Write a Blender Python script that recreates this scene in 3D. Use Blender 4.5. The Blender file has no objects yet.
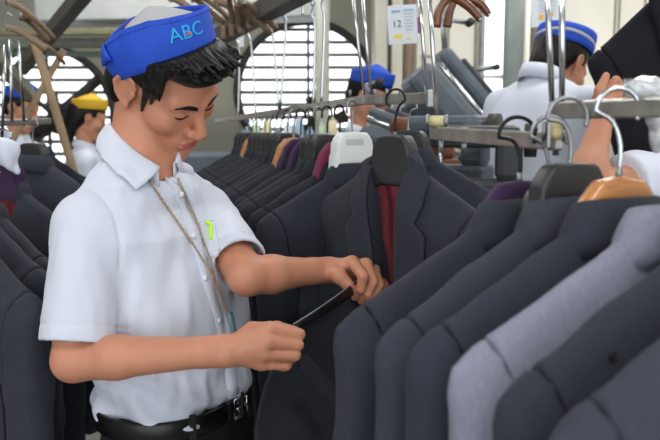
import bpy, bmesh, math, random
import numpy as np
from mathutils import Vector, Matrix
random.seed(7); RNG = np.random.RandomState(7)
SC = bpy.context.scene
COL = SC.collection
FPX = 733.0; PITCH = math.atan(90/733.0); CAMZ = 1.58
A = np.array

def P(px, py, Y):
    """point at forward distance Y seen in direction (px,py); photo is 660x440"""
    xc = (px-330)/FPX; yc = (220-py)/FPX
    d = A([xc, math.cos(PITCH)+yc*math.sin(PITCH), -math.sin(PITCH)+yc*math.cos(PITCH)])
    d = d/d[1]*Y
    return A([d[0], d[1], d[2]+CAMZ])

# ------------------------------------------------------------ materials
MATS = {}
def srgb(c):
    return tuple(((x/255)/12.92 if x/255 <= .04045 else ((x/255+.055)/1.055)**2.4) for x in c)
def mat(name, col, rough=.6, metal=0., bump=0., bscale=200., var=0., vscale=8., sheen=0., sss=0., spec=.5, weave=0., stretch=None, emit=0., trans=0., coat=0.):
    if name in MATS: return MATS[name]
    m = bpy.data.materials.new(name); m.use_nodes = True
    nt = m.node_tree; b = nt.nodes['Principled BSDF']
    c = srgb(col)+(1,)
    b.inputs['Base Color'].default_value = c
    b.inputs['Roughness'].default_value = rough
    b.inputs['Metallic'].default_value = metal
    b.inputs['Specular IOR Level'].default_value = spec
    if sheen: b.inputs['Sheen Weight'].default_value = sheen; b.inputs['Sheen Roughness'].default_value = .5
    if coat: b.inputs['Coat Weight'].default_value = coat
    if trans: b.inputs['Transmission Weight'].default_value = trans
    if sss:
        b.inputs['Subsurface Weight'].default_value = sss
        b.inputs['Subsurface Radius'].default_value = (1., .35, .2)
        b.inputs['Subsurface Scale'].default_value = .008
    if emit:
        b.inputs['Emission Color'].default_value = c; b.inputs['Emission Strength'].default_value = emit
    tc = nt.nodes.new('ShaderNodeTexCoord')
    src = tc.outputs['Object']
    if stretch:
        mp = nt.nodes.new('ShaderNodeMapping'); mp.inputs['Scale'].default_value = stretch
        nt.links.new(src, mp.inputs['Vector']); src = mp.outputs['Vector']
    if var:
        n = nt.nodes.new('ShaderNodeTexNoise'); n.inputs['Scale'].default_value = vscale; n.inputs['Detail'].default_value = 6
        nt.links.new(src, n.inputs['Vector'])
        mx = nt.nodes.new('ShaderNodeMix'); mx.data_type = 'RGBA'
        mx.inputs[6].default_value = tuple(max(0, x*(1-var)) for x in c[:3])+(1,)
        mx.inputs[7].default_value = tuple(min(1, x*(1+var)) for x in c[:3])+(1,)
        mr = nt.nodes.new('ShaderNodeMapRange'); mr.inputs[1].default_value = .3; mr.inputs[2].default_value = .7
        nt.links.new(n.outputs['Fac'], mr.inputs[0]); nt.links.new(mr.outputs[0], mx.inputs[0])
        nt.links.new(mx.outputs[2], b.inputs['Base Color'])
    if bump:
        n = nt.nodes.new('ShaderNodeTexNoise'); n.inputs['Scale'].default_value = bscale; n.inputs['Detail'].default_value = 3
        nt.links.new(src, n.inputs['Vector'])
        bp = nt.nodes.new('ShaderNodeBump'); bp.inputs['Strength'].default_value = bump; bp.inputs['Distance'].default_value = .002
        nt.links.new(n.outputs['Fac'], bp.inputs['Height']); nt.links.new(bp.outputs['Normal'], b.inputs['Normal'])
    MATS[name] = m
    return m

# ------------------------------------------------------------ objects
def tag(o, label=None, cat=None, group=None, kind=None):
    if label: o['label'] = label
    if cat: o['category'] = cat
    if group: o['group'] = group
    if kind: o['kind'] = kind
    return o
def link(name, me, m=None, parent=None, M=None):
    o = bpy.data.objects.new(name, me); COL.objects.link(o)
    if m is not None:
        for mm in (m if isinstance(m, (list, tuple)) else [m]): me.materials.append(mm)
    if parent is not None: o.parent = parent
    if M is not None: o.matrix_world = M
    return o
def empty(name, loc=(0, 0, 0), rz=0., label=None, cat=None, group=None):
    o = bpy.data.objects.new(name, None); COL.objects.link(o); o.empty_display_size = .05
    o.location = loc; o.rotation_euler = (0, 0, rz)
    return tag(o, label, cat, group)
def mesh_np(name, V, Q, smooth=True):
    me = bpy.data.meshes.new(name)
    V = np.asarray(V, dtype=np.float32); 
    if isinstance(Q, np.ndarray):
        n = Q.shape[1]
        me.vertices.add(len(V)); me.vertices.foreach_set('co', V.ravel())
        me.loops.add(Q.size); me.loops.foreach_set('vertex_index', Q.ravel().astype(np.int32))
        me.polygons.add(len(Q)); me.polygons.foreach_set('loop_start', (np.arange(len(Q))*n).astype(np.int32))
        me.update(calc_edges=True)
    else:
        me.from_pydata([tuple(map(float, v)) for v in V], [], Q)
    if smooth: me.polygons.foreach_set('use_smooth', np.ones(len(me.polygons), dtype=bool))
    me.validate(); me.update()
    return me

class MB:
    def __init__(s): s.V = []; s.F = []; s.S = []
    def add(s, V, F, smooth=False):
        n = len(s.V); s.V += [tuple(map(float, v)) for v in V]; s.F += [tuple(i+n for i in f) for f in F]; s.S += [smooth]*len(F); return s
    def box(s, c, d, R=None, bev=0.):
        """box centre c, full size d, optional 3x3 rotation (rows = axes), chamfered edges"""
        c = A(c, float); h = A(d, float)/2
        R = np.eye(3) if R is None else A(R, float)
        bm = bmesh.new(); bmesh.ops.create_cube(bm, size=1.)
        for v in bm.verts: v.co = Vector((v.co.x*h[0]*2, v.co.y*h[1]*2, v.co.z*h[2]*2))
        if bev > 0: bmesh.ops.bevel(bm, geom=bm.edges[:], offset=min(bev, min(h)*.9), segments=2, affect='EDGES', profile=.5)
        bm.verts.index_update()
        V = [c + A(v.co)@R for v in bm.verts]; F = [tuple(v.index for v in f.verts) for f in bm.faces]
        bm.free(); return s.add(V, F)
    def tube(s, pts, r, n=10, closed=False):
        pts = [A(p, float) for p in pts]; m = len(pts)
        rr = r if isinstance(r, (list, tuple, np.ndarray)) else [r]*m
        T = []
        for i in range(m):
            a = pts[(i-1) % m] if (closed or i > 0) else pts[0]; b = pts[(i+1) % m] if (closed or i < m-1) else pts[-1]
            t = b-a; T.append(t/(np.linalg.norm(t)+1e-12))
        u = np.cross(T[0], [0, 0, 1.]); 
        if np.linalg.norm(u) < 1e-3: u = np.cross(T[0], [0, 1., 0])
        u /= np.linalg.norm(u); V = []
        for i in range(m):
            u = u - T[i]*np.dot(u, T[i]); u /= np.linalg.norm(u)+1e-12; w = np.cross(T[i], u)
            for k in range(n):
                a = 2*math.pi*k/n; V.append(pts[i]+rr[i]*(u*math.cos(a)+w*math.sin(a)))
        F = []
        for i in range(m if closed else m-1):
            j = (i+1) % m
            for k in range(n): F.append((i*n+k, i*n+(k+1) % n, j*n+(k+1) % n, j*n+k))
        if not closed: F.append(tuple(range(n-1, -1, -1))); F.append(tuple((m-1)*n+k for k in range(n)))
        return s.add(V, F, True)
    def cyl(s, a, b, r, r2=None, n=20):
        return s.tube([a, b], [r, r if r2 is None else r2], n)
    def grid(s, G, closed_u=False, smooth=True):
        nu, nv = len(G), len(G[0]); V = [p for row in G for p in row]; F = []
        for i in range(nu if closed_u else nu-1):
            for j in range(nv-1):
                k = (i+1) % nu; F.append((i*nv+j, k*nv+j, k*nv+j+1, i*nv+j+1))
        return s.add(V, F, smooth)
    def sheet(s, G, th):
        """grid surface given real thickness th"""
        G = A(G, float); nu, nv = G.shape[:2]
        du = np.gradient(G, axis=0); dv = np.gradient(G, axis=1); N = np.cross(du, dv)
        N /= np.linalg.norm(N, axis=2, keepdims=True)+1e-9
        T = G+N*th/2; B = G-N*th/2
        V = list(T.reshape(-1, 3))+list(B.reshape(-1, 3)); o = nu*nv; F = []
        for i in range(nu-1):
            for j in range(nv-1):
                a, b, c, d = i*nv+j, (i+1)*nv+j, (i+1)*nv+j+1, i*nv+j+1
                F.append((a, b, c, d)); F.append((o+d, o+c, o+b, o+a))
        for i in range(nu-1):
            for j in (0, nv-1):
                a, b = i*nv+j, (i+1)*nv+j; F.append((a, b, o+b, o+a) if j else (b, a, o+a, o+b))
        for j in range(nv-1):
            for i in (0, nu-1):
                a, b = i*nv+j, i*nv+j+1; F.append((b, a, o+a, o+b) if i else (a, b, o+b, o+a))
        return s.add(V, F, True)
    def build(s, name, m, parent=None, M=None):
        me = bpy.data.meshes.new(name); me.from_pydata(s.V, [], s.F); me.validate()
        if len(me.polygons) == len(s.S): me.polygons.foreach_set('use_smooth', A(s.S, dtype=bool))
        me.update(); bm = bmesh.new(); bm.from_mesh(me); bmesh.ops.recalc_face_normals(bm, faces=bm.faces[:]); bm.to_mesh(me); bm.free()
        return link(name, me, m, parent, M)

# ------------------------------------------------------------ signed-distance modelling
def smin(a, b, k):
    h = np.clip(.5+.5*(b-a)/k, 0, 1); return b+(a-b)*h-k*h*(1-h)
def smax(a, b, k): return -smin(-a, -b, k)
def cap(p, a, b, ra, rb=None):
    a = A(a, float); b = A(b, float); rb = ra if rb is None else rb
    ab = b-a; t = np.clip(((p-a)@ab)/(ab@ab+1e-12), 0, 1)
    return np.linalg.norm(p-a-t[:, None]*ab, axis=1)-(ra+(rb-ra)*t)
def ell(p, c, r, R=None):
    q = p-A(c, float)
    if R is not None: q = q@A(R, float).T
    r = A(r, float); k0 = np.linalg.norm(q/r, axis=1); k1 = np.linalg.norm(q/(r*r), axis=1)+1e-9
    return k0*(k0-1)/k1
def hash3(i):
    n = (i[:, 0]*73856093) ^ (i[:, 1]*19349663) ^ (i[:, 2]*83492791)
    n = (n ^ (n >> 13))*1274126177 & 0x7fffffff
    return (n & 0xffff)/65535.*2-1
def noise(p, s=(1, 1, 1), seed=0):
    q = p*A(s, float)+seed*17.31; i = np.floor(q).astype(np.int64); f = q-i; f = f*f*(3-2*f)
    r = 0
    for dx in (0, 1):
        for dy in (0, 1):
            for dz in (0, 1):
                w = (f[:, 0] if dx else 1-f[:, 0])*(f[:, 1] if dy else 1-f[:, 1])*(f[:, 2] if dz else 1-f[:, 2])
                r = r+w*hash3(i+A([dx, dy, dz]))
    return r
def sdf_mesh(name, f, lo, hi, h, B=6):
    lo = A(lo, float); hi = A(hi, float)
    nb = np.maximum(1, np.ceil((hi-lo)/(h*B)).astype(int)); n = nb*B
    g = np.stack(np.meshgrid(*[np.arange(k) for k in nb], indexing='ij'), -1).reshape(-1, 3)
    cc = lo+(g*B+(B-1)/2)*h
    fv = np.concatenate([f(cc[i:i+60000]) for i in range(0, len(cc), 60000)])
    V = np.repeat(np.repeat(np.repeat(fv.reshape(nb), B, 0), B, 1), B, 2).astype(np.float32)
    act = g[np.abs(fv) < B*h*1.6]
    loc = np.stack(np.meshgrid(*[np.arange(B)]*3, indexing='ij'), -1).reshape(-1, 3)
    st = max(1, 200000//len(loc))
    for i in range(0, len(act), st):
        idx = (act[i:i+st, None]*B+loc[None]).reshape(-1, 3)
        V[idx[:, 0], idx[:, 1], idx[:, 2]] = f(lo+idx*h)
    s = V < 0
    c = np.zeros(tuple(n-1), np.int8)
    for dx in (0, 1):
        for dy in (0, 1):
            for dz in (0, 1): c += s[dx:n[0]-1+dx, dy:n[1]-1+dy, dz:n[2]-1+dz]
    cells = np.argwhere((c > 0) & (c < 8)); del c
    idm = np.full(tuple(n-1), -1, np.int32); idm[cells[:, 0], cells[:, 1], cells[:, 2]] = np.arange(len(cells))
    acc = np.zeros((len(cells), 3)); cnt = np.zeros(len(cells))
    for ax in range(3):
        o = [k for k in range(3) if k != ax]
        for u in (0, 1):
            for v in (0, 1):
                a = np.zeros(3, int); a[o[0]] = u; a[o[1]] = v; b = a.copy(); b[ax] = 1
                ca = cells+a; cb = cells+b
                va = V[ca[:, 0], ca[:, 1], ca[:, 2]]; vb = V[cb[:, 0], cb[:, 1], cb[:, 2]]
                m = (va < 0) != (vb < 0); t = np.where(m, va/(va-vb+1e-20), 0)
                pt = a+t[:, None]*(b-a); acc[m] += pt[m]; cnt[m] += 1
    verts = lo+(cells+acc/np.maximum(cnt, 1)[:, None])*h
    Q = []
    for ax in range(3):
        o = [k for k in range(3) if k != ax]
        e = np.zeros(3, int); e[ax] = 1; d1 = np.zeros(3, int); d1[o[0]] = 1; d2 = np.zeros(3, int); d2[o[1]] = 1
        cb = cells+e; va = s[cells[:, 0], cells[:, 1], cells[:, 2]]; vb = s[cb[:, 0], cb[:, 1], cb[:, 2]]
        m = (va != vb) & (cells[:, o[0]] > 0) & (cells[:, o[1]] > 0); C = cells[m]; flip = va[m]
        g4 = [idm[tuple((C-x).T)] for x in (0*d1, d1, d1+d2, d2)]
        q = np.stack(g4, 1); ok = (q >= 0).all(1); q = q[ok]; flip = flip[ok]
        if ax == 1: flip = ~flip
        q[~flip] = q[~flip][:, ::-1]; Q.append(q[:, ::-1])
    Q = np.concatenate(Q)
    return mesh_np(name, verts, Q)
def frame_m(o, X, Y, Z):
    return Matrix(((X[0], Y[0], Z[0], o[0]), (X[1], Y[1], Z[1], o[1]), (X[2], Y[2], Z[2], o[2]), (0, 0, 0, 1)))
def trace(f, px, py, y0=.3, y1=3., off=0.):
    """point where the line of sight through a photo pixel meets a modelled surface"""
    a = P(px, py, y0); b = P(px, py, y1); d = (b-a)/np.linalg.norm(b-a); t = 0.
    for _ in range(200):
        v = float(f((a+d*t)[None])[0])
        if v < .0004: break
        t += max(v*.6, .0004)
        if t > np.linalg.norm(b-a): return None
    return a+d*(t-off)
def textmesh(name, txt, size, extr=.0006):
    cu = bpy.data.curves.new(name, 'FONT'); cu.body = txt; cu.size = size; cu.extrude = extr; cu.align_x = 'CENTER'; cu.align_y = 'CENTER'
    o = bpy.data.objects.new(name, cu); COL.objects.link(o)
    dg = bpy.context.evaluated_depsgraph_get(); dg.update()
    me = bpy.data.meshes.new_from_object(o.evaluated_get(dg)); bpy.data.objects.remove(o)
    return me
# ============================================================ camera, world
cam = bpy.data.objects.new('camera', bpy.data.cameras.new('camera')); COL.objects.link(cam)
cam.location = (0, 0, CAMZ); cam.rotation_euler = (math.pi/2-PITCH, 0, 0)
cam.data.sensor_width = 36; cam.data.lens = FPX*36/660; cam.data.clip_start = .02
cam.data.dof.use_dof = True; cam.data.dof.focus_distance = 1.2; cam.data.dof.aperture_fstop = 6.5
SC.camera = cam
SC.view_settings.view_transform = 'Standard'; SC.view_settings.look = 'None'; SC.view_settings.gamma = 1; SC.view_settings.exposure = 0.

# fabrics and skin
SKIN = mat('skin', (196, 134, 106), .5, sss=.10, var=.06, vscale=30, bump=.12, bscale=350)
SKIN2 = mat('skin_background', (194, 136, 108), .55)
LIP = mat('lips', (176, 92, 82), .4, sss=.15)
HAIR = mat('black_hair', (13, 11, 11), .45, bump=.5, bscale=260, stretch=(1, 1, .25), spec=.3)
WSHIRT = mat('white_shirt_cotton', (208, 213, 228), .75, bump=.25, bscale=700, sheen=.1)
WSHIRT2 = mat('white_shirt_background', (214, 220, 234), .8)
BLUECAP = mat('blue_cap_cotton', (26, 74, 190), .75, bump=.4, bscale=500, var=.12, vscale=25)
GREYCAP = mat('grey_cap_top', (176, 178, 180), .8, bump=.3, bscale=400)
TROUSER = mat('black_trousers', (18, 18, 22), .8)
LEATHER = mat('black_leather', (14, 13, 14), .38, bump=.2, bscale=300)
CHROME = mat('polished_steel', (205, 208, 214), .2, metal=1.)
STEEL = mat('brushed_steel', (150, 152, 155), .38, metal=.9, var=.15, vscale=20)
RAILM = mat('worn_galvanised_steel', (172, 170, 166), .33, metal=.8, var=.28, vscale=30)

# ============================================================ head model, local axes (left, front, up)
def head_f(q, fine=True):
    x = np.abs(q[:, 0]); m = np.stack([x, q[:, 1], q[:, 2]], 1)
    d = ell(q, (0, -.012, .034), (.075, .095, .078))
    d = smin(d, ell(q, (0, .018, -.035), (.059, .066, .078)), .03)
    d = smin(d, cap(m, (.053, -.008, -.055), (.028, .052, -.104), .016, .014), .026)
    d = smin(d, ell(q, (0, .068, -.109), (.024, .020, .017)), .022)
    d = smin(d, ell(m, (.044, .046, -.028), (.025, .030, .028)), .02)
    d = smin(d, cap(m, (.044, .066, .016), (.014, .079, .012), .009, .009), .018)
    if fine:
        d = smax(d, -ell(m, (.031, .094, -.004), (.017, .013, .011)), .012)
        d = smin(d, ell(m, (.031, .0675, -.006), (.0155, .0135, .0105)), .004)
        d = smin(d, cap(q, (0, .083, .006), (0, .103, -.037), .0065, .0105), .012)
        d = smin(d, ell(q, (0, .101, -.041), (.012, .012, .010)), .006)
        d = smin(d, ell(m, (.0125, .091, -.044), (.0075, .0095, .0075)), .005)
        d = smax(d, -ell(m, (.0065, .096, -.052), (.004, .005, .004)), .003)
        d = smin(d, ell(q, (0, .074, -.074), (.028, .014, .02)), .014)
        d = smin(d, ell(q, (0, .0885, -.0705), (.023, .0075, .0058)), .004)
        d = smin(d, ell(q, (0, .087, -.0822), (.019, .0078, .0064)), .004)
        d = smax(d, -ell(q, (0, .098, -.0763), (.023, .0075, .0015)), .002)
        d = smax(d, -ell(q, (0, .088, -.092), (.016, .006, .004)), .008)
    else:
        d = smin(d, cap(q, (0, .083, .006), (0, .1, -.04), .008, .012), .012)
    # ear
    e = ell(m, (.079, -.013, -.001), (.0045, .0175, .031), A([[.94, .34, 0], [-.34, .94, 0], [0, 0, 1]]))
    HX = [(.077, .004, .008), (.080, .000, .021), (.083, -.012, .027), (.088, -.026, .019), (.090, -.032, .004), (.087, -.026, -.016), (.080, -.012, -.034)]
    for a, b in zip(HX[:-1], HX[1:]): e = smin(e, cap(m, a, b, .0042, .0042), .0015)
    e = smin(e, ell(m, (.079, -.008, -.034), (.005, .008, .010)), .004)
    e = smin(e, cap(m, (.083, -.020, .020), (.084, -.022, -.012), .0030, .0030), .002)
    e = smin(e, cap(m, (.077, .003, -.004), (.079, .001, -.014), .0040, .0034), .002)
    return smin(d, e, .004)

# ============================================================ the main worker
HO = A([-.279, 1.28, 1.664]); HS = .973
HL = A([.62, .73, .29]); HF = A([.69, -.34, -.64]); HL /= np.linalg.norm(HL); HF -= HL*(HF@HL); HF /= np.linalg.norm(HF); HU = np.cross(HL, HF)
if HU[2] < 0: HU = -HU
HR = np.stack([HL, HF, HU])
def to_head(p): return (p-HO)@HR.T/HS
def from_head(q): return HO+(A(q, float)*HS)@HR
FT = A([.88, -.475, 0]); ST = A([.475, .88, 0]); ZZ = A([0, 0, 1.])
SR = A([-.393, 1.18, 1.425]); SL = A([-.250, 1.445, 1.425])
ER = A([-.402, 1.115, 1.222]); WR = P(224, 351, 1.06)
EL = P(247, 276, 1.25); WL = P(327, 270, 1.35)
NB = A([-.328, 1.285, 1.535])
hx = lambda *a: P(*a)
# right hand: knuckles, middle joints, fingertips (x,y,Y,r)
RH = {'i': [(270, 329.5, 1.065, .0115), (299, 334.5, 1.075, .0092), (296, 341, 1.104, .0078), (284, 345, 1.112, .0068)],
      'm': [(269, 341.5, 1.055, .0115), (297.5, 345, 1.066, .0092), (294, 350, 1.097, .0078), (281, 352, 1.105, .0068)],
      'r': [(266, 353, 1.057, .011), (295, 355.2, 1.064, .0089), (291, 359, 1.093, .0075), (279, 360, 1.10, .0066)],
      'p': [(262, 363.5, 1.066, .010), (286.5, 365, 1.07, .008), (284, 367, 1.093, .0068), (274, 366, 1.10, .006)]}
RT = [(236, 343, 1.075, .014), (252, 330, 1.088, .0125), (277, 327.5, 1.10, .0098), (295, 331, 1.108, .0078)]
LH = {'i': [(352.5, 262, 1.335, .0115), (363, 276, 1.30, .0098), (361, 289, 1.305, .0086), (355, 297, 1.325, .0075)],
      'm': [(366, 264.5, 1.35, .0115), (373, 282, 1.315, .0096), (368, 294, 1.315, .0084), (361, 301, 1.33, .0073)],
      'r': [(374, 270, 1.37, .011), (379.5, 285, 1.335, .0090), (373, 296, 1.33, .0080), (364, 303, 1.34, .007)],
      'p': [(379, 276, 1.392, .010), (385, 286, 1.36, .0082), (379, 295, 1.35, .0072), (371, 301, 1.35, .0064)]}
LT = [(332, 272, 1.335, .0150), (339, 276, 1.315, .0145), (347, 284, 1.31, .011), (354, 288.5, 1.325, .0082)]
def hand_f(p, W, H, T, wr, wdir):
    d = cap(p, W-wdir*.03, W, wr*1.02, wr)
    pal = None
    for k in 'imrp':
        x, y, Y, r = H[k][0]; K = hx(x, y, Y)
        b = W+(K-W)*.12
        c = cap(p, b, W+(K-W)*.9, .0135, .0115); pal = c if pal is None else smin(pal, c, .016)
    d = smin(d, pal, .014)
    fs = None
    for k in 'imrp':
        J = [hx(*j[:3]) for j in H[k]]; r = [j[3] for j in H[k]]
        c = cap(p, J[0], J[1], r[0], r[1])
        c = smin(c, ell(p, J[0], (r[0]*1.06,)*3), .004)
        c = smin(c, cap(p, J[1], J[2], r[1]*1.0, r[2]), .0025); c = smin(c, cap(p, J[2], J[3], r[2], r[3]), .0025)
        fs = c if fs is None else smin(fs, c, .0010)
    d = smin(d, fs, .0048)
    J = [hx(*j[:3]) for j in T]; r = [j[3] for j in T]
    t = smin(smin(cap(p, J[0], J[1], r[0], r[1]), cap(p, J[1], J[2], r[1], r[2]), .004), cap(p, J[2], J[3], r[2], r[3]), .003)
    return smin(d, t, .008)
WDR = (WR-ER)/np.linalg.norm(WR-ER); WDL = (WL-EL)/np.linalg.norm(WL-EL)
def arm_f(p, S, E, W, sgn):
    mid = E+(W-E)*.3
    d = cap(p, S, E, .043, .034); d = smin(d, cap(p, E, mid, .0335, .0330), .010)
    d = smin(d, cap(p, mid, W, .0330, .0205), .012)
    return d
def body_f(p):
    q = to_head(p)
    d = head_f(q)*HS
    nk = cap(p, from_head((0, -.048, -.030)), NB-ZZ*.03-FT*.012, .049, .053)
    d = smin(d, nk, .009)
    d = smin(d, cap(p, NB-ZZ*.04-ST*.03, SR, .04, .035), .04); d = smin(d, cap(p, NB-ZZ*.04+ST*.03, SL, .04, .035), .04)
    d = smin(d, ell(p, (-.305, 1.31, 1.28), (.09, .11, .20)), .04)
    d = smin(d, arm_f(p, SR, ER, WR, 1), .02)
    d = smin(d, arm_f(p, SL, EL, WL, 1), .02)
    hr = hand_f(p, WR, RH, RT, .0205, WDR); hl = hand_f(p, WL, LH, LT, .021, WDL)
    return smin(smin(d, hr, .012), hl, .012)
me = sdf_mesh('person', body_f, (-.52, .92, 1.0), (.13, 1.56, 1.82), .0023)
co = np.empty(len(me.vertices)*3, np.float32); me.vertices.foreach_get('co', co); co = co.reshape(-1, 3)
pc = np.empty(len(me.polygons)*3, np.float32); me.polygons.foreach_get('center', pc); pc = to_head(pc.reshape(-1, 3))
lip = (np.minimum(ell(pc, (0, .0905, -.0712), (.0225, .009, .0055)), ell(pc, (0, .0885, -.082), (.0185, .009, .0058))) < 0)
person = link('person', me, [SKIN, LIP]); me.polygons.foreach_set('material_index', lip.astype(np.int32)); me.update()
tag(person, 'young man in blue cap and white short-sleeved shirt stretching a dark strip between both hands', 'person')

# eyes: lids almost closed over eyeballs, lash lines, brows
for sx in (-1, 1):
    mb = MB(); pts = []
    for t in np.linspace(0, 1, 9):
        x = .0155+.029*t; z = -.0085-.0030*math.sin(math.pi*t)+.002*t; y = .0805-.0045*abs(t-.45)*2.2-.003*t
        o = A([sx*x, y, z]); 
        # settle on the lid surface
        for _ in range(30):
            v = head_f(o[None])[0]; o[1] -= v*.7
        pts.append(from_head(o))
    mb.tube(pts, [.0008, .0014, .0018, .0021, .0022, .0022, .0020, .0016, .0009], 6)
    mb.build('eyelashes', HAIR, person)
    mb = MB(); rows = []
    for t in np.linspace(0, 1, 10):
        x = .012+.038*t; z = .0135+.006*math.sin(math.pi*t*.75)-.004*t
        hw = .0046*(.60+.6*math.sin(math.pi*min(1, t*1.1+.1)))*(1-.45*t)
        row = []
        for s in (-1, -.4, .4, 1):
            o = A([sx*x, .09, z+s*hw])
            for _ in range(30): o[1] -= head_f(o[None])[0]*.7
            o[1] += .0010 if abs(s) < .9 else .0001
            row.append(from_head(o))
        rows.append(row)
    mb.sheet(rows, .0008); mb.build('eyebrow', HAIR, person)

# ---- hair
CA = A([-.25, -.30, .92]); CA /= np.linalg.norm(CA)
CD = A([.95, .10, .20]); CD -= CA*(CD@CA); CD /= np.linalg.norm(CD); CN = np.cross(CA, CD)    # CD towards the emblem end, CN away from us
if CN[1] < 0: CN = -CN
CC = from_head((0, -.014, .036))+CA*.004+CD*0
def hair_f(q):
    g = np.abs(noise(q, (90, 40, 90), 3))
    d = ell(q, (0, -.020, .040), (.0835, .103, .088))
    d = smin(d, ell(q, (0, -.056, -.020), (.072, .062, .055)), .02)
    # keep the face, the forehead and the ear area clear
    face = smax(q[:, 1]*-1+.030, q[:, 2]-.066+.0*q[:, 0], .01)     # in front of temples and below the hairline
    d = smax(d, -face, .008)
    low = smax(q[:, 1]*-1-.026, q[:, 2]-.020, .006)                # above and in front of the ear
    d = smax(d, -low, .006)
    d = smax(d, -(q[:, 2]+.062), .01)
    for sx in (-1, 1):
        d = smin(d, ell(q, (sx*.060, -.052, -.028), (.020, .030, .040)), .012)                                             # nape, then sideburns
        d = smin(d, cap(q, (sx*.073, .026, .03), (sx*.069, .022, -.026), .008, .0022), .006)
        d = smin(d, cap(q, (sx*.070, .040, .045), (sx*.067, .036, .0), .010, .002), .006)
    d = smin(d, ell(q, (0, .048, .088), (.066, .050, .026), [[1, 0, 0], [0, .93, -.37], [0, .37, .93]]), .02)
    for a, b, ra, rb in HTUFT: d = smin(d, cap(q, a, b, ra, rb), .0028)
    h = (from_head(q)-CC) if q.ndim == 1 else (q*HS)@HR+HO-CC
    rr = np.sqrt((h@CD/.086)**2+(h@CN/.078)**2)
    d = smax(d, smax((.010-h@CA)*-1, .0-(1-rr)*.0-1, .001), .004)
    return d-.0012*g
HTUFT = []
for i in range(170):    # quiff swept forward over the forehead
    x = RNG.uniform(-.072, .072); fr = math.sqrt(max(0, 1-(x/.085)**2)); u = RNG.uniform(0, 1)
    a = (x*.95, .030*fr+.030*u, .108*fr**.5-.016*u)
    sw = RNG.uniform(-.004, .016)
    b = (x*1.04+sw, .090*fr+.010+.012*RNG.uniform(-1, 1)*fr, .098+.018*RNG.uniform(-1, 1)*fr-.016*(1-fr))
    HTUFT.append((a, b, .0075, .0016))
for i in range(50):
    x = -.078+RNG.uniform(0, .012); y = RNG.uniform(-.055, .05); z = .07+RNG.uniform(-.01, .01)
    HTUFT.append(((x+.006, y, z), (x-.004, y+RNG.uniform(.008, .022), z-.030-.014*RNG.uniform(0, 1)), .006, .0012))
def hairw(p): return hair_f(to_head(p))*HS
meh = sdf_mesh('hair', hairw, HO-.15, HO+.16, .0018)
link('hair', meh, HAIR, person)

# ---- cap: folded boat-shaped cap worn on the back of the head
def capring(th, v):
    """v 0 = lower hem, 1 = upper fold"""
    c, s = math.cos(th), math.sin(th)
    ex = .62+.38*v
    a = (.088+.005*v) if c > 0 else (.087+.006*math.sin(v*math.pi*.6))
    w = .083+.003*v-.010*v*v
    x = a*np.sign(c)*abs(c)**(1.05); y = w*np.sign(s)*abs(s)**(1.0+.25*v)
    lift = np.interp(c, [-1, -.85, -.5, 0, .5, 1], [.040, .056, .070, .073, .064, .052])
    z = v*lift-(.012 if c < 0 else 0)*abs(c)**3*(1-v)+.010*v*max(0, c)**2
    bulge = .004*math.sin(v*math.pi)
    return CC+CD*(x+(.000 if c > 0 else -.006*v*(1-v)*4*abs(c)))+CN*(y*(1+bulge*8))+CA*z
def capband():
    th = np.linspace(0, 2*math.pi, 73)[:-1]
    G = [[capring(t, v)+.0008*math.sin(60*t) *CN for v in np.linspace(0, 1, 12)] for t in th]; G.append(G[0])
    return G
mb = MB(); mb.sheet(capband(), .004); capo = mb.build('cap', BLUECAP, person)
for v, off in ((.10, .0026), (.90, .0026)):
    mb = MB()
    for k in range(44):
        t = math.pi+.1+(math.pi-.2)*k/44
        a, b = capring(t, v), capring(t+.036, v)
        n = (a-CC)-CA*((a-CC)@CA); n /= np.linalg.norm(n)
        mb.tube([a+n*off, b+n*off], .0006, 5)
    mb.build('stitching', mat('dark_blue_thread', (18, 44, 120), .8), capo)
# grey crown rising inside the band
G = []
for t in np.linspace(0, 2*math.pi, 49):
    row = []
    for u in np.linspace(0, 1, 8):
        b = capring(t, .72); ce = CC+CA*.080; r = b-ce; h = (r@CA)*(1-u)**1.2
        row.append(ce+(r-CA*(r@CA))*(.985*(1-u))+CA*(h+.007*math.sin(u*math.pi/2)**1.2))
    G.append(row)
mb = MB(); mb.sheet(G, .002); mb.build('cap_crown', GREYCAP, capo)
# small fold of blue cloth at the back corner
mb = MB(); G = []
for u in np.linspace(0, 1, 8):
    G.append([capring(math.pi*1.04+u*.55, .55+.55*w*math.sin(u*math.pi))+(-CN)*(.006+.005*math.sin(w*3))-CD*.003 for w in np.linspace(0, 1, 6)])
mb.sheet(G, .003); mb.build('cap_fold', BLUECAP, capo)
def on_cap(me, u0, v0, sc, rise=.0034):
    for v in me.vertices:
        x, y = v.co.x*sc, v.co.y*sc
        th = u0+x/.085; vv = v0+y/.066; o = capring(th, min(1, max(0, vv)))
        n = (o-CC)-CA*((o-CC)@CA); n /= np.linalg.norm(n)
        v.co = Vector(o+n*(rise+v.co.z))
CYAN = mat('light_blue_print', (40, 160, 215), .7); ORANGE = mat('orange_red_print', (225, 80, 50), .7)
tm = textmesh('cap_lettering', 'ABC', .030)
on_cap(tm, 3*math.pi/2+.60, .60, 1.)
link('cap_lettering', tm, CYAN, capo)
mb = MB(); mb.box((.0, -.001, .0012), (.0075, .0028, .0008), R=[[.94, .34, 0], [-.34, .94, 0], [0, 0, 1]]); o = mb.build('cap_print_mark', ORANGE, capo)
on_cap(o.data, 3*math.pi/2+.60, .58, 1., .0040)

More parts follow.
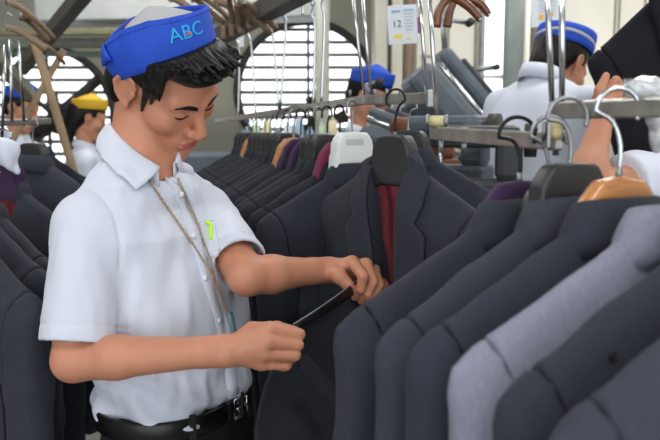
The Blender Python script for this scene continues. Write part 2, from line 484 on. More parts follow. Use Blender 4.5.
# ---- shirt
ZK = [1.02, 1.09, 1.14, 1.22, 1.32, 1.40, 1.445, 1.49]
CXK = [-.285, -.287, -.289, -.298, -.312, -.322, -.326, -.328]; CYK = [1.31, 1.31, 1.31, 1.315, 1.318, 1.31, 1.305, 1.29]
WK = [.145, .143, .148, .158, .168, .165, .135, .08]; DK = [.113, .112, .120, .128, .126, .108, .082, .06]
HEMR = SR+(ER-SR)*.87; UAR = (ER-SR)/np.linalg.norm(ER-SR)
HEML = SL+(EL-SL)*.84; UAL = (EL-SL)/np.linalg.norm(EL-SL)
def torso_f(p):
    z = p[:, 2]; cx = np.interp(z, ZK, CXK); cy = np.interp(z, ZK, CYK); w = np.interp(z, ZK, WK); dd = np.interp(z, ZK, DK)
    q = p-np.stack([cx, cy, z], 1); s = q@ST; f = q@FT
    r = (np.abs(s/w)**2.5+np.abs(f/dd)**2.5)**(1/2.5)
    return (r-1)*np.minimum(w, dd)*.9
def shirt_f(p):
    d = torso_f(p); d = smax(d, p[:, 2]-1.487, .03); d = smax(d, 1.085-p[:, 2], .006)
    d = smin(d, cap(p, NB-ZZ*.044-ST*.034-FT*.012, SR-ZZ*.004+ST*.012, .050, .053), .05)
    d = smin(d, cap(p, NB-ZZ*.052+ST*.035, SL-ZZ*.004-ST*.012, .046, .053), .05)
    rip = .0070*noise(p, (20, 20, 8), 1)+.0030*noise(p, (55, 55, 16), 2)
    dg = (p@A([.55, -.2, .8])); rip = rip+.0058*np.sin(dg*70+3*noise(p, (9, 9, 9), 5))*np.clip(noise(p, (7, 7, 7), 9)+.1, 0, 1)
    low = np.clip((1.24-p[:, 2])/.12, 0, 1); rip = rip+low*.0045*np.sin(p[:, 2]*95+p[:, 0]*40+2*noise(p, (12, 12, 12), 4))
    d = d+rip
    for S, E, hem, ua, r1 in ((SR, ER, HEMR, UAR, .0575), (SL, EL, HEML, UAL, .0535)):
        sl = cap(p, S, hem+ua*.06, r1-.004, r1)+.004*noise(p, (26, 26, 7), 8)+.0015*noise(p, (70, 70, 20), 11)
        sl = smax(sl, (p-hem)@ua, .003)
        sl = smax(sl, -smax(cap(p, S+ua*.05, hem+ua*.1, r1-.010, r1-.005), -((p-hem)@ua+.045), .003), .002)
        d = smin(d, sl, .014)
        # seam groove around the armhole and the turned hem
        g = np.abs((p-(S+ (ua*.012)))@ (A([-.62*1, 0, .2])*0+(S-A([-.322, 1.312, 1.425]))/np.linalg.norm(S-A([-.322, 1.312, 1.425])))-(-.004))
        d = d+.0018*np.exp(-(g/.0022)**2)*(np.linalg.norm(p-S, axis=1) < .095)
        g = np.abs((p-hem)@ua+.026); d = d+.0014*np.exp(-(g/.0018)**2)*(np.linalg.norm(p-hem, axis=1) < .09)
    # neck opening
    d = smax(d, -cap(p, NB+ZZ*.1+FT*.01, NB-ZZ*.035+FT*.004, .062, .050), .008)
    return d
shirt = link('shirt', sdf_mesh('shirt', shirt_f, (-.51, 1.02, 1.06), (-.06, 1.56, 1.60), .003), WSHIRT, person)
# collar: folded band with two pointed leaves
def collar_pts(ph):
    """ph in -165..165 deg measured from the back; returns stand top, roll, leaf edge"""
    a = math.radians(ph); back = math.cos(a)
    dirv = -FT*math.cos(a)+(-ST)*math.sin(a)      # ph=+90 -> wearer's right, towards us
    t = abs(ph)/165
    top = NB+dirv*(.053+.006*t)+ZZ*(.050-.064*t**1.6)
    roll = NB+dirv*(.059+.006*t)+ZZ*(.052-.064*t**1.6)
    k = max(0, (t-.5)/.5); L = .044+.046*k**1.2
    ae = math.radians(ph*(1-.50*k**1.1)); de = -FT*math.cos(ae)+(-ST)*math.sin(ae)
    edge = NB+de*(.080+.010*k)+ZZ*(.052-.062*t**1.6-L)
    return top, roll, edge
LA, LB = P(106, 123, 1.285), P(160, 168, 1.222)
LD = P(95.5, 148, 1.262); LC = trace(shirt_f, 135, 191, off=.008)
G = []
for ph in np.linspace(-165, 165, 45):
    top, roll, edge = collar_pts(ph)
    if ph > 0:               # the leaf on the near side: a flat panel ending in a point
        w = min(1, ph/35); w = w*w*(3-2*w); tt = max(0, min(1, (ph-25)/140)); bl = -ST*math.sin(math.pi*tt)
        roll = roll*(1-w)+(LA+(LB-LA)*tt+bl*.016)*w; edge = edge*(1-w)+(LD+(LC-LD)*tt+bl*.010)*w
        inn = NB-roll; inn[2] = 0; inn /= np.linalg.norm(inn); top = roll+inn*.006-ZZ*.002
    row = [top-ZZ*.03, top-ZZ*.012, top, (top+roll)/2+ZZ*.003, roll]
    n = roll-NB; n[2] = 0; n /= np.linalg.norm(n)
    for u in (.2, .4, .6, .8, 1.): row.append(roll*(1-u)+edge*u+n*.006*math.sin(u*math.pi))
    G.append(row)
G = A(G)
for _ in range(6):           # the leaves lie on the shirt, not inside it
    fl_ = G[:, 4:].reshape(-1, 3); v = shirt_f(fl_); e = 2e-3
    gr = np.stack([shirt_f(fl_+e*k)-shirt_f(fl_-e*k) for k in np.eye(3)], 1); gr /= np.linalg.norm(gr, axis=1, keepdims=True)+1e-9
    fl_ = fl_+gr*np.clip(A([.0045, .0045, .005, .006, .007, .008])[np.arange(len(v)) % 6]-v, 0, .01)[:, None]*.8; G[:, 4:] = fl_.reshape(G[:, 4:].shape)
mb = MB(); mb.sheet(G, .0024); mb.build('collar', WSHIRT, shirt)
# placket, buttons, pocket laid on the shirt front
def strip_on(f, pix, wid, th, off, name, m, parent, n=24, yy=(.6, 2.2)):
    pts = [trace(f, *pp, y0=yy[0], y1=yy[1], off=off) for pp in resample(pix, n)]
    mb = MB(); G = []
    for i, p in enumerate(pts):
        t = pts[min(i+1, n-1)]-pts[max(i-1, 0)]; e = 1e-3
        g = A([f((p+e*v)[None])[0]-f((p-e*v)[None])[0] for v in np.eye(3)]); g /= np.linalg.norm(g)+1e-9
        s = np.cross(t, g); s /= np.linalg.norm(s)+1e-9; G.append([p+s*wid/2*k for k in (-1, 0, 1)])
    mb.sheet(G, th); return mb.build(name, m, parent), pts
def resample(pix, n):
    pix = A(pix, float); L = np.r_[0, np.cumsum(np.linalg.norm(np.diff(pix, axis=0), axis=1))]
    t = np.linspace(0, L[-1], n); return [(np.interp(a, L, pix[:, 0]), np.interp(a, L, pix[:, 1])) for a in t]
def tsf(p): return np.minimum(shirt_f(p), 9.)
PLK = [(166, 172), (180, 196), (193, 232), (205, 270), (219, 318), (229, 360), (234, 396)]
strip_on(tsf, PLK, .026, .0022, .0008, 'placket', WSHIRT, shirt)
BTN = mat('pearl_button', (225, 226, 232), .3)
for px, py in ((181.5, 195), (193, 236), (205.5, 278), (219.5, 321), (229, 362)):
    c = trace(tsf, px, py, off=.0022); g = A([tsf((c+1e-3*v)[None])[0]-tsf((c-1e-3*v)[None])[0] for v in np.eye(3)]); g /= np.linalg.norm(g)
    MB().cyl(c, c+g*.0022, .0055, n=16).build('button', BTN, shirt)
# pocket on the far side of the chest
pk = [[trace(tsf, 199+15*u+7*v, 222+36*v-2*u, off=.0012) for v in np.linspace(0, 1, 7)] for u in np.linspace(0, 1, 6)]
if all(x is not None for r in pk for x in r):
    MB().sheet(pk, .0018).build('chest_pocket', WSHIRT, shirt)
HL_ = mat('fluorescent_yellow_green', (190, 255, 30), .4)
c0 = trace(tsf, 205.5, 221.5, off=.006); c1 = trace(tsf, 210.5, 223.5, off=.008); c2 = trace(tsf, 211.3, 239, off=.004)
mk = MB().tube([c0, c1-ZZ*.0005, c1+(c2-c1)*.3, c2], [.0026, .0034, .0034, .0026], 8).build('highlighter_clip', HL_)
tag(mk, 'bright yellow-green pen clip hooked over the white shirt chest pocket', 'pen')
# lanyard
CORD = mat('beige_cord', (165, 148, 128), .8, bump=.6, bscale=900, var=.35, vscale=400)
LAN = empty('lanyard', NB-ZZ*.02, 0, 'beige braided lanyard crossing the front of the worker in the white shirt', 'lanyard')
def wpar(o, par):
    o.parent = par; o.matrix_parent_inverse = Matrix.Translation(par.location).inverted(); return o
for pix in ([(149, 180), (165, 204), (182, 228), (200, 255), (216, 281), (226, 312)], [(178, 178), (186, 196), (195, 216), (203, 240), (211, 262), (218, 288), (228, 313)]):
    pts = [trace(tsf, *pp, off=.0045) for pp in resample(pix, 26)]
    pts = [p for p in pts if p is not None]
    for side in (0, 1):
        tw = []
        for i, p in enumerate(pts):
            for j in range(4):
                if i == len(pts)-1 and j: break
                q = p if i == len(pts)-1 else p+(pts[i+1]-p)*j/4
                a = (i*4+j)*.9+math.pi*side; tw.append(q+A([math.cos(a), 0, math.sin(a)])*.0011)
        wpar(MB().tube(tw, .0014, 6).build('cord', CORD), LAN)
g = [[trace(tsf, 227+5*u+6*v, 312+27*v, off=.006+.002*u) for v in np.linspace(0, 1, 4)] for u in np.linspace(0, 1, 3)]
if all(x is not None for r in g for x in r):
    wpar(MB().sheet(g, .003).build('badge_holder', mat('teal_plastic', (120, 148, 158), .25)), LAN)

# ---- trousers, belt, shoes
FOOT = [A([-.30, 1.31, 0])-ST*.10, A([-.30, 1.31, 0])+ST*.10]
def trous_f(p):
    d = torso_f(p); d = smax(d+.003, p[:, 2]-1.095, .005); d = smax(d, .93-p[:, 2], .05)
    d = smin(d, ell(p, (-.292, 1.312, .93), (.15, .15, .13)), .05)
    for F in FOOT:
        h = A([-.29, 1.31, .90])+(F-A([-.30, 1.31, 0]))*.8
        d = smin(d, cap(p, h, F+ZZ*.48, .092, .07), .03); d = smin(d, cap(p, F+ZZ*.48, F+ZZ*.07, .07, .06), .02)
    return smax(d, .05-p[:, 2], .004)+.002*noise(p, (20, 20, 8), 6)
link('trousers', sdf_mesh('trousers', trous_f, (-.54, 1.04, .03), (-.04, 1.6, 1.12), .006), TROUSER, person)
for F in FOOT:
    f = lambda p: smax(smin(ell(p, F+FT*.06+ZZ*.035, (.055, .055, .05)), cap(p, F-FT*.04+ZZ*.04, F+FT*.15+ZZ*.032, .042, .034), .03), -p[:, 2]+.002, .004)
    link('shoe', sdf_mesh('shoe', f, F-A([.2, .25, 0.03]), F+A([.3, .2, .12]), .006), LEATHER, person)
def tring(z, infl, n=72):
    out = []
    cx = np.interp(z, ZK, CXK); cy = np.interp(z, ZK, CYK); w = np.interp(z, ZK, WK)+infl; dd = np.interp(z, ZK, DK)+infl
    for a in np.linspace(0, 2*math.pi, n, endpoint=False):
        c, s = math.cos(a), math.sin(a); e = 2/2.5
        out.append(A([cx, cy, z])+FT*dd*np.sign(c)*abs(c)**e+ST*w*np.sign(s)*abs(s)**e)
    return out
bz = (1.062, 1.066, 1.094, 1.098); rings = [tring(z, i) for z, i in zip(bz, (.003, .006, .006, .003))]
G = [[rings[k][i % 72] for k in range(4)] for i in range(73)]
belt = MB().sheet(G, .003).build('belt', LEATHER, person)
fb = A([-.286, 1.31, 1.078])+FT*.117+ST*.040
mb = MB()
for a, b in (((-.02, -.017), (.02, -.017)), ((.02, -.017), (.02, .017)), ((.02, .017), (-.02, .017)), ((-.02, .017), (-.02, -.017))):
    mb.tube([fb+(-ST)*a[0]+ZZ*a[1], fb+(-ST)*b[0]+ZZ*b[1]], .0028, 8)
mb.tube([fb-(-ST)*.02, fb+(-ST)*.016+FT*.003], .002, 8); mb.tube([fb-ST*.006-ZZ*.012, fb-ST*.006+ZZ*.012, fb+ST*.006+ZZ*.006], .002, 6)
mb.build('buckle', CHROME, belt)
for t in (-.085, .045):
    a = tring(1.08, .009, 200); pt = min(a, key=lambda v: abs((v-A([-.286, 1.31, 1.08]))@ST-t)+(10 if (v-A([-.286, 1.31, 1.08]))@FT < 0 else 0))
    n = pt-A([-.286, 1.31, 1.08]); n[2] = 0; n /= np.linalg.norm(n); tt = np.cross(n, ZZ)
    MB().box(pt, (.012, .004, .05), R=[tt, n, ZZ], bev=.0015).build('belt_loop', TROUSER, person)

# ---- the dark strip held between the hands
a = P(294, 328, 1.112); b = P(358, 285, 1.335); mid = (a+b)/2-ZZ*.006
G = []
up = A([-.1, -.25, .96])
for t in np.linspace(0, 1, 24):
    c = a*(1-t)**2+2*mid*t*(1-t)+b*t*t; w = .0072*(1+.6*t)
    G.append([c+up*w*k+A([0, -.0015*(1-k*k), 0]) for k in (-1, -.33, .33, 1)])
stp = MB().sheet(G, .0035).build('fabric_strip', mat('black_lining_cloth', (20, 20, 26), .45, bump=.2, bscale=500))
tag(stp, 'narrow black fabric strip with pale edge stretched between the two hands', 'fabric strip')
MB().tube([g_[3]+A([0, -.002, .0004]) for g_ in G], .0009, 6).build('edge_piping', mat('pale_piping', (150, 150, 160), .5), stp)
MB().tube([g_[1]+A([0, -.0026, 0]) for g_ in G[2:20]], .0006, 6).build('stitch_line', mat('pale_piping', (150, 150, 160), .5), stp)
DBG = []
# ============================================================ suit jackets and hangers (local: x across, +y face shown, z up, 0 = neck)
def zcrest(x):
    ax = np.abs(x); return -.004-.088*np.clip((ax-.045)/.18, -.2, 1.3)-.035*np.clip(ax-.19, 0, 1)**1.3*3
def torso_jf(p, front=False, seed=0):
    x, y, z = p[:, 0], p[:, 1], p[:, 2]
    w = np.interp(z, [-.78, -.7, -.45, -.25, -.12, 0], [.205, .200, .182, .182, .237, .243])
    t = np.interp(z, [-.78, -.45, -.2, -.09, 0], [.044, .040, .040, .037, .030])
    zc = zcrest(x); T = t*np.sqrt(np.clip((zc-z)/.075, 0, 1))*np.sqrt(np.clip(1-np.abs(x/w)**5, 0, 1))+.0015
    d = (np.abs(y)-T)*.62; d = smax(d, (z-zc)*.9, .003); d = smax(d, (np.abs(x)-w)*.8, .004)
    d = smax(d, -.76-z, .006)
    d = smax(d, -ell(p, (0, 0, .012), (.052, .034, .034)), .006)
    d = d+.0022*noise(p, (14, 14, 5), seed)+.0012*noise(p, (34, 34, 8), seed+3)
    return d
SLV = [((.186, 0, -.132), .047, .9), ((.189, -.002, -.24), .047, 1), ((.190, .004, -.42), .046, 1), ((.190, .018, -.60), .041, 1), ((.188, .026, -.695), .039, 1)]
def sleeve_jf(p, sx, seed=0):
    q = p*A([sx, 1, 1.]); q = q*A([1, 1.38, 1]); d = None
    for (a, ra, _), (b, rb, _) in zip(SLV[:-1], SLV[1:]):
        c = cap(q, a, b, ra, rb); d = c if d is None else smin(d, c, .02)
    z = p[:, 2]
    d = smax(d, (z-zcrest(p[:, 0])-.001)*.9, .006); d = smax(d, np.abs(p[:, 0])-.236, .014)
    d = smax(d, -.69-z, .004)
    d = d+.0026*noise(p, (18, 18, 6), seed+5)+.0014*noise(p, (40, 40, 12), seed+7)
    return d
def seam_x(z): return np.interp(z, [-.30, -.22, -.12, -.03], [.190, .172, .188, .218])
HR_ = .0055
SHM = {}
def jacket_meshes(front, seed):
    k = (front, seed)
    if k in SHM: return SHM[k]
    def bf(p):
        d = torso_jf(p, front, seed)
        for sx in (-1, 1):
            s = sleeve_jf(p, sx, seed); up = p[:, 2] > -.235
            u = smin(d, s, .014); d = np.where(up, u, smax(d, -(s-.001), .002))
        d = smax(d, np.abs(p[:, 0])-seam_x(p[:, 2]), .0015)
        if front:
            z = p[:, 2]; wv = np.interp(z, [-.58, -.50, -.1, 0, .1], [0, .008, .042, .054, .056])
            d = smax(d, -smax(np.abs(p[:, 0]-.12*np.minimum(z, 0))-wv, .0-p[:, 1], .004), .004)
        return d
    body = sdf_mesh('suit_body', bf, (-.27, -.09, -.79), (.27, .09, .03), HR_)
    def sf(p, sx):
        s = sleeve_jf(p, sx, seed); b = smax(torso_jf(p, front, seed), -.235-p[:, 2], .004)
        u = smin(s, b, .014); up = p[:, 2] > -.235
        return smax(np.where(up, u, s), np.where(up, seam_x(p[:, 2])-p[:, 0]*sx+.0006, -1), .0015)
    sl = [sdf_mesh('sleeve', lambda p, sx=sx: sf(p, sx), (-.32 if sx < 0 else .1, -.09, -.72), (-.1 if sx < 0 else .32, .10, -.03), HR_) for sx in (-1, 1)]
    # collar
    mb = MB(); G = []
    for ph in np.linspace(-118, 118, 33):
        a = math.radians(ph); c, s = math.cos(a), math.sin(a)
        n = A([s, c*1.0, 0]); base = A([s*.048, c*.027, 0])
        if front: c = -c; n = A([s, c, 0]); base = A([s*.048, c*.027, 0])
        t = abs(ph)/118
        top = base+ZZ*(.014-.006*t*t)
        low = base*1.0+n*A([.022, .011, 0])+ZZ*(-.026-.014*abs(s))
        row = [base-ZZ*.012, top-ZZ*.004, top+n*.0012+ZZ*.001, top+n*.004]
        for u in (.25, .5, .75, 1.): row.append((top+n*.004)*(1-u)+low*u+n*.005*math.sin(u*math.pi))
        G.append(row)
    mb.sheet(G, .003); col_ = mb.build('collar', None); cm = col_.data; bpy.data.objects.remove(col_)
    SHM[k] = (body, sl, cm); return SHM[k]

def suitmat(name, c, light=False):
    m = mat(name, c, .82, bump=.35, bscale=900, var=.10, vscale=300, sheen=.04, stretch=(1, 1, .35), spec=.25)
    return m
NAVY = suitmat('midnight_navy_wool', (38, 40, 50)); CHAR = suitmat('charcoal_wool', (45, 48, 58)); SLATE = suitmat('slate_grey_wool', (54, 58, 69))
SLATE2 = suitmat('dark_slate_wool', (48, 51, 62)); LGREY = suitmat('light_grey_wool', (132, 134, 152)); BLK = suitmat('black_wool', (24, 24, 30))
MAROON = mat('maroon_lining', (98, 22, 36), .5, bump=.4, bscale=260, var=.35, vscale=160)
PLB = mat('black_hanger_plastic', (42, 43, 46), .42, bump=.1, bscale=400); PLW = mat('white_hanger_plastic', (222, 226, 226), .4)
PLP = mat('purple_velvet', (48, 18, 64), .9, sheen=.12, bump=.3, bscale=900); PLM = mat('maroon_velvet', (116, 26, 66), .85, sheen=.12, bump=.3, bscale=900)
WOODH = mat('varnished_beech', (190, 128, 74), .3, var=.14, vscale=30, stretch=(1, 8, 8), coat=.4)
TAN = mat('tan_wood', (184, 132, 88), .5, var=.1, vscale=30)
DWOOD = mat('dark_brown_wood', (104, 58, 30), .3, coat=.4, var=.2, vscale=40)
HKB = mat('black_hook_wire', (30, 30, 32), .35, metal=.6)

def jacket(o, ux, m, seed=0, front=False, label='', group=None, dots=None):
    """o: neck point, ux: direction (plan) of local +x; +y then faces the viewer side"""
    ux = A([ux[0], ux[1], 0.]); ux /= np.linalg.norm(ux); uy = np.cross(ZZ, ux)
    body, sl, cm = jacket_meshes(front, seed)
    DBG.append((label, o, ux))
    root = empty('suit_jacket', o, math.atan2(ux[1], ux[0]), label, 'suit jacket', group)
    def lk(name, me):
        if not me.materials: me.materials.append(m)
        ob = bpy.data.objects.new(name, me); COL.objects.link(ob); ob.parent = root
        ob.material_slots[0].link = 'OBJECT'; ob.material_slots[0].material = m; return ob
    b = lk('suit_body', body); lk('collar', cm); lk('sleeve', sl[0]); lk('sleeve', sl[1])
    return root
def hook_pts(h, lean=0., R=.020):
    pts = [A([0, 0, 0]), A([0, 0, h*.35]), A([lean*.5-.006, 0, h*.62]), A([lean-R*.9, 0, h-R*1.1])]
    c = A([lean, 0, h-R])
    for a in np.linspace(math.pi, -.45, 12): pts.append(c+A([math.cos(a)*R, 0, math.sin(a)*R]))
    return smooth(pts, 3)
def smooth(pts, k=4):
    pts = [A(p, float) for p in pts]; out = []
    for i in range(len(pts)-1):
        p0 = pts[max(i-1, 0)]; p1 = pts[i]; p2 = pts[i+1]; p3 = pts[min(i+2, len(pts)-1)]
        for j in range(k):
            t = j/k; out.append(.5*((2*p1)+(p2-p0)*t+(2*p0-5*p1+4*p2-p3)*t*t+(3*p1-p0-3*p2+p3)*t**3))
    out.append(pts[-1]); return out
def hanger_f(kind):
    def f(p):
        tall = .028 if kind.endswith('_tall') else 0.
        ax = np.abs(p[:, 0]); zc = -.026-tall-.088*np.clip((ax-.03)/.18, 0, 2)
        th = .016-.004*np.clip((ax-.1)/.1, 0, 1)
        if kind.startswith('wide'):      # moulded suit hanger with a tall block at the neck
            top = np.interp(ax, [0, .034, .046, .060, .21], [.072+tall, .070+tall, .060+tall, .008, .0])
            d = smax(np.abs(p[:, 1])-th, p[:, 2]-zc-top*1.0-.002, .006)
            d = smax(d, zc-.022-p[:, 2], .006); d = smax(d, ax-.195, .01)
        else:                   # rounded wooden or velvet hanger
            top = np.interp(ax, [0, .028, .050, .080, .21], [.060+tall, .057+tall, .046+tall, .008, 0])
            d = smax(np.abs(p[:, 1])-th*.9, p[:, 2]-zc-top, .012)
            d = smax(d, zc-.018-p[:, 2], .008); d = smax(d, ax-.195, .012)
        return d
    return f
HM = {k: sdf_mesh('hanger_body', hanger_f(k), (-.21, -.04, -.17), (.21, .04, .06), .0045) for k in ('wide', 'round', 'wide_tall', 'round_tall')}
def hanger(o, ux, kind, m, label, h=.11, hm=None, lean=0., group=None, hook_rz=None, tilt=0.):
    ux = A([ux[0], ux[1], 0.]); ux /= np.linalg.norm(ux)
    root = empty('clothes_hanger', o, math.atan2(ux[1], ux[0]), label, 'hanger', group)
    ob = bpy.data.objects.new('hanger_body', HM[kind]); COL.objects.link(ob); ob.parent = root
    if not HM[kind].materials: HM[kind].materials.append(m)
    ob.material_slots[0].link = 'OBJECT'; ob.material_slots[0].material = m
    z0 = .044 if kind.startswith('wide') else .034
    hk = MB().tube([p+A([0, 0, z0]) for p in hook_pts(h-z0+.016, lean)], .0023, 8)
    hk = hk.build('hook', hm or CHROME, root)
    if hook_rz is not None: hk.rotation_euler = (0, 0, hook_rz)
    cl = MB().cyl((0, 0, z0-.004), (0, 0, z0+.008), .0036, .0028, 10).build('hook_socket', STEEL, root)
    return root

UN = A([-.82, -.57]); 
# ---- near row on the right
NEAR = [ # neck (x, y, below eye level), hanger kind/material, suit, direction, label suit, label hanger, hook
 ((.207, .80, .088), 'round', PLP, SLATE2, (-.86, -.51), 'dark slate suit jacket hanging on the purple velvet hanger', 'purple velvet hanger with a thin black hook', HKB),
 ((.240, .735, .080), 'wide', PLB, SLATE, (-.85, -.53), 'slate grey suit jacket under the large black plastic hanger at right', 'large black plastic hanger in front of the raised arm', STEEL),
 ((.268, .68, .076), 'round', WOODH, SLATE2, (-.87, -.49), 'dark slate suit jacket hanging on the varnished wooden hanger', 'varnished light wooden hanger at the right edge', CHROME),
 ((.299, .63, .076), 'wide', PLB, LGREY, (-.89, -.45), 'light grey suit jacket, the only pale one on the rack', None, None),
 ((.321, .575, .078), 'wide', PLB, SLATE2, (-.89, -.45), 'dark suit jacket just in front of the light grey one', 'black hanger holding the dark jacket in front of the light grey one', STEEL),
 ((.338, .515, .080), 'wide', PLB, SLATE, (-.89, -.45), 'slate suit jacket nearest the camera in the bottom right corner', 'black hanger holding the jacket nearest the camera', STEEL)]
NJ = []
for i, (n, kd, hmat, sm, u, ls, lh, hk) in enumerate(NEAR):
    o = A([n[0], n[1], CAMZ-n[2]])
    j = jacket(o, u, sm, seed=i % 3, label=ls, group='suit jackets on the near rack'); NJ.append(j); j.scale = (1, .72, 1)
    if lh: HG = hanger(o, u, kd, hmat, lh, h=(.086, .096, .098, .09, .096, .096)[i], hm=hk, lean=-.004, group='hangers on the near rack', hook_rz=math.pi-.5); HG.children[0].scale = (1, .66, 1)
SQ = hanger(A([.231, .775, CAMZ-.108]), (-.86, -.51), 'wide', PLB, 'black hanger with thin steel hook squeezed between the purple and the large black hanger', h=.106, hm=STEEL, hook_rz=math.pi-.5); SQ.children[0].scale = (.75, .6, 1)
def dot(root, x, z, r_=.0032):
    ys = np.linspace(.06, 0, 80); dd = torso_jf(np.stack([np.full(80, x), ys, np.full(80, z)], 1), False, 1)
    y = ys[np.argmax(dd < .002)]; MB().cyl((x, y-.001, z), (x, y+.002, z+.001), r_, n=14).build('thread_button', BLK, root)
dot(NJ[1], .085, -.058); dot(NJ[4], .150, -.078); dot(NJ[2], .02, -.09, .0025)
# ---- receding row
ROWC = ['the white hanger', 'the maroon hanger']
rowh = [(PLW, 'wide', 'white plastic hanger beside the charcoal jacket with maroon lining'), (PLM, 'round', 'maroon velvet hanger just behind the white one'),
        (PLB, 'wide', 'black plastic hanger just behind the maroon one'), (PLB, 'wide', 'black plastic hanger between the maroon and purple ones, the farther of two'),
        (PLP, 'round', 'purple velvet hanger in the far row, the nearer of two'), (PLP, 'round', 'purple velvet hanger in the far row, the farther of two'),
        (TAN, 'round', 'tan wooden hanger just behind the two purple ones')]
ORD = ['first', 'second', 'third', 'fourth', 'fifth', 'sixth', 'seventh', 'eighth', 'ninth', 'tenth', 'eleventh', 'twelfth', 'thirteenth', 'fourteenth', 'fifteenth', 'sixteenth', 'seventeenth']
def rowpt(Y):
    return A([.048-.262*(Y-1.6), Y, CAMZ-.082-.006*max(0, 2.2-Y)])
ypos = 1.60; RU = (-.84, -.54)
for i in range(17):
    o = rowpt(ypos); sm = (CHAR, NAVY, NAVY, CHAR, NAVY, NAVY)[i % 6]
    u = A([-.84+.03*math.sin(i*2.1), -.54-.04*math.cos(i*1.7)])
    lab = 'dark suit jacket under the white plastic hanger' if i == 0 else 'dark suit jacket under the maroon velvet hanger' if i == 1 else '%s dark suit jacket behind the one on the white hanger' % ORD[i-1]
    jacket(o, u, sm, seed=i % 3, label=lab, group='dark suit jackets in the receding row')
    if i < len(rowh): hm_, kd, lh = rowh[i]
    elif i == 13: hm_, kd, lh = TAN, 'round', 'tan wooden hanger near the far end of the row, beside the worker\'s chin'
    else: hm_, kd, lh = PLB, 'wide', 'black plastic hanger in the far row, %s behind the tan one' % ORD[i-7]
    HG = hanger(o+(ZZ*.034 if i == 0 else ZZ*.026), u, kd+'_tall', hm_, lh, h=.100, hm=(HKB if i % 3 else STEEL), lean=.002, group='hangers in the receding row', hook_rz=.4)
    if i == 0: MB().box((.004, .0165, .026), (.046, .0012, .013), bev=.0005).build('embossed_plate', mat('pale_grey_print', (188, 194, 196), .5), HG)
    ypos += .098+.012*math.sin(i*1.9)
# ---- the charcoal jacket turned to the worker, open over its maroon lining
FO = P(395, 160, 1.38); FU = (-.62, .785)
fu = A([FU[0], FU[1], 0.]); fu /= np.linalg.norm(fu)
def FL(x, y, z): return FO+fu*x+np.cross(ZZ, fu)*y+ZZ*z
def jacket_front():
    global FJ
    ux = fu
    FJ = jacket(FO, ux, CHAR, seed=5, front=True, label='charcoal suit jacket with open front and maroon lining, held by the worker')
    for side, m_ in ((-1, 1), (1, 1)):         # lapels with a notch
        mb = MB(); G = []
        for t in np.linspace(0, 1, 26):
            z = .016-.56*t; x0 = side*(np.interp(z, [-.55, -.1, 0], [.0, .038, .050]))
            wd = np.interp(t, [0, .12, .20, .23, .28, .6, 1], [.040, .052, .058, .040, .074, .060, .006])
            yb = np.interp(z, [-.45, -.2, -.09, 0], [.042, .042, .039, .030])
            row = []
            for k in np.linspace(0, 1, 7):
                x = x0+side*wd*k+.12*min(z, 0)
                zz = z+(.018*k if t < .22 else .012*k if t < .6 else 0)
                zc = float(zcrest(A([x]))[0])+(.016 if abs(x) < .09 else .004); zz = min(zz, zc)
                ys = np.linspace(.06, -.0, 60); dd = torso_jf(np.stack([np.full(60, x), ys, np.full(60, zz)], 1), True, 5)
                y = ys[np.argmax(dd < .002)] if (dd < .002).any() else .004
                row.append(A([x, y+.003+.003*math.sin(k*math.pi), zz]))
            G.append(row)
        mb.sheet(G, .0035); mb.build('lapel', CHAR, FJ)
    mb = MB(); G = []
    for t in np.linspace(0, 1, 16):
        z = .0-.56*t
        G.append([A([x+.12*min(z, 0), .004+.004*math.sin(x*160+t*5)+.003*math.sin(t*30), z]) for x in np.linspace(-.060, .060, 14)])
    mb.sheet(G, .002); mb.build('lining', MAROON, FJ)
    # chest dart and flap pocket
    for sx in (-1, 1):
        mb = MB(); mb.box((sx*.12, .058, -.50), (.14, .006, .045), bev=.002); mb.build('pocket_flap', CHAR, FJ)
jacket_front()
hanger(FO, fu, 'wide', PLB, 'black plastic hanger inside the open charcoal jacket', h=.115, hm=HKB, lean=.0, hook_rz=.3)
# front panel pulled out towards the strip
mb = MB(); G = []
ta, tb = P(288, 338, 1.14), P(362, 290, 1.36)
ba, bb = P(254, 470, 1.16), P(350, 490, 1.40)
for u in np.linspace(0, 1, 30):
    col = []
    for v in np.linspace(0, 1, 30):
        top = ta*(1-u)+tb*u; bot = ba*(1-u)+bb*u
        p = top*(1-v)+bot*v; le = A([-.018, 0, 0])*math.sin(v*math.pi)*(1-u)
        p = p+le+A([.0, .010, 0])*math.sin(u*9+v*1.5)*(.3+.7*v)+A([0, .02, 0])*math.sin(v*math.pi)*.5
        col.append(p)
    G.append(col)
mb.sheet(G, .004); fp = mb.build('front_panel', CHAR)
fp.parent = FJ; fp.matrix_parent_inverse = (Matrix.Translation(FJ.location) @ FJ.rotation_euler.to_matrix().to_4x4()).inverted()
def GP(u, v): i = u*29; j = v*29; a = A(G[int(i)][int(j)]); return a
mb = MB(); F2 = []
for u in np.linspace(0, 1, 12):
    F2.append([P(300+38*u-0+7*w_, 362+44*u-14*w_, 1.175+.09*u-.004*w_)-A([0, .03, 0]) for w_ in np.linspace(0, 1, 4)])
mb.sheet(F2, .006); pf = mb.build('pocket_flap', CHAR); pf.parent = FJ; pf.matrix_parent_inverse = fp.matrix_parent_inverse
# jacket behind its shoulder
o = P(408, 152, 1.62)
jacket(o, (-.86, .50), SLATE2, seed=1, label='dark grey jacket shoulder showing behind the open charcoal jacket, at its right')
hanger(o, (-.86, .50), 'wide', PLB, 'second black plastic hanger behind the black hanger of the open jacket', h=.1, hm=STEEL)

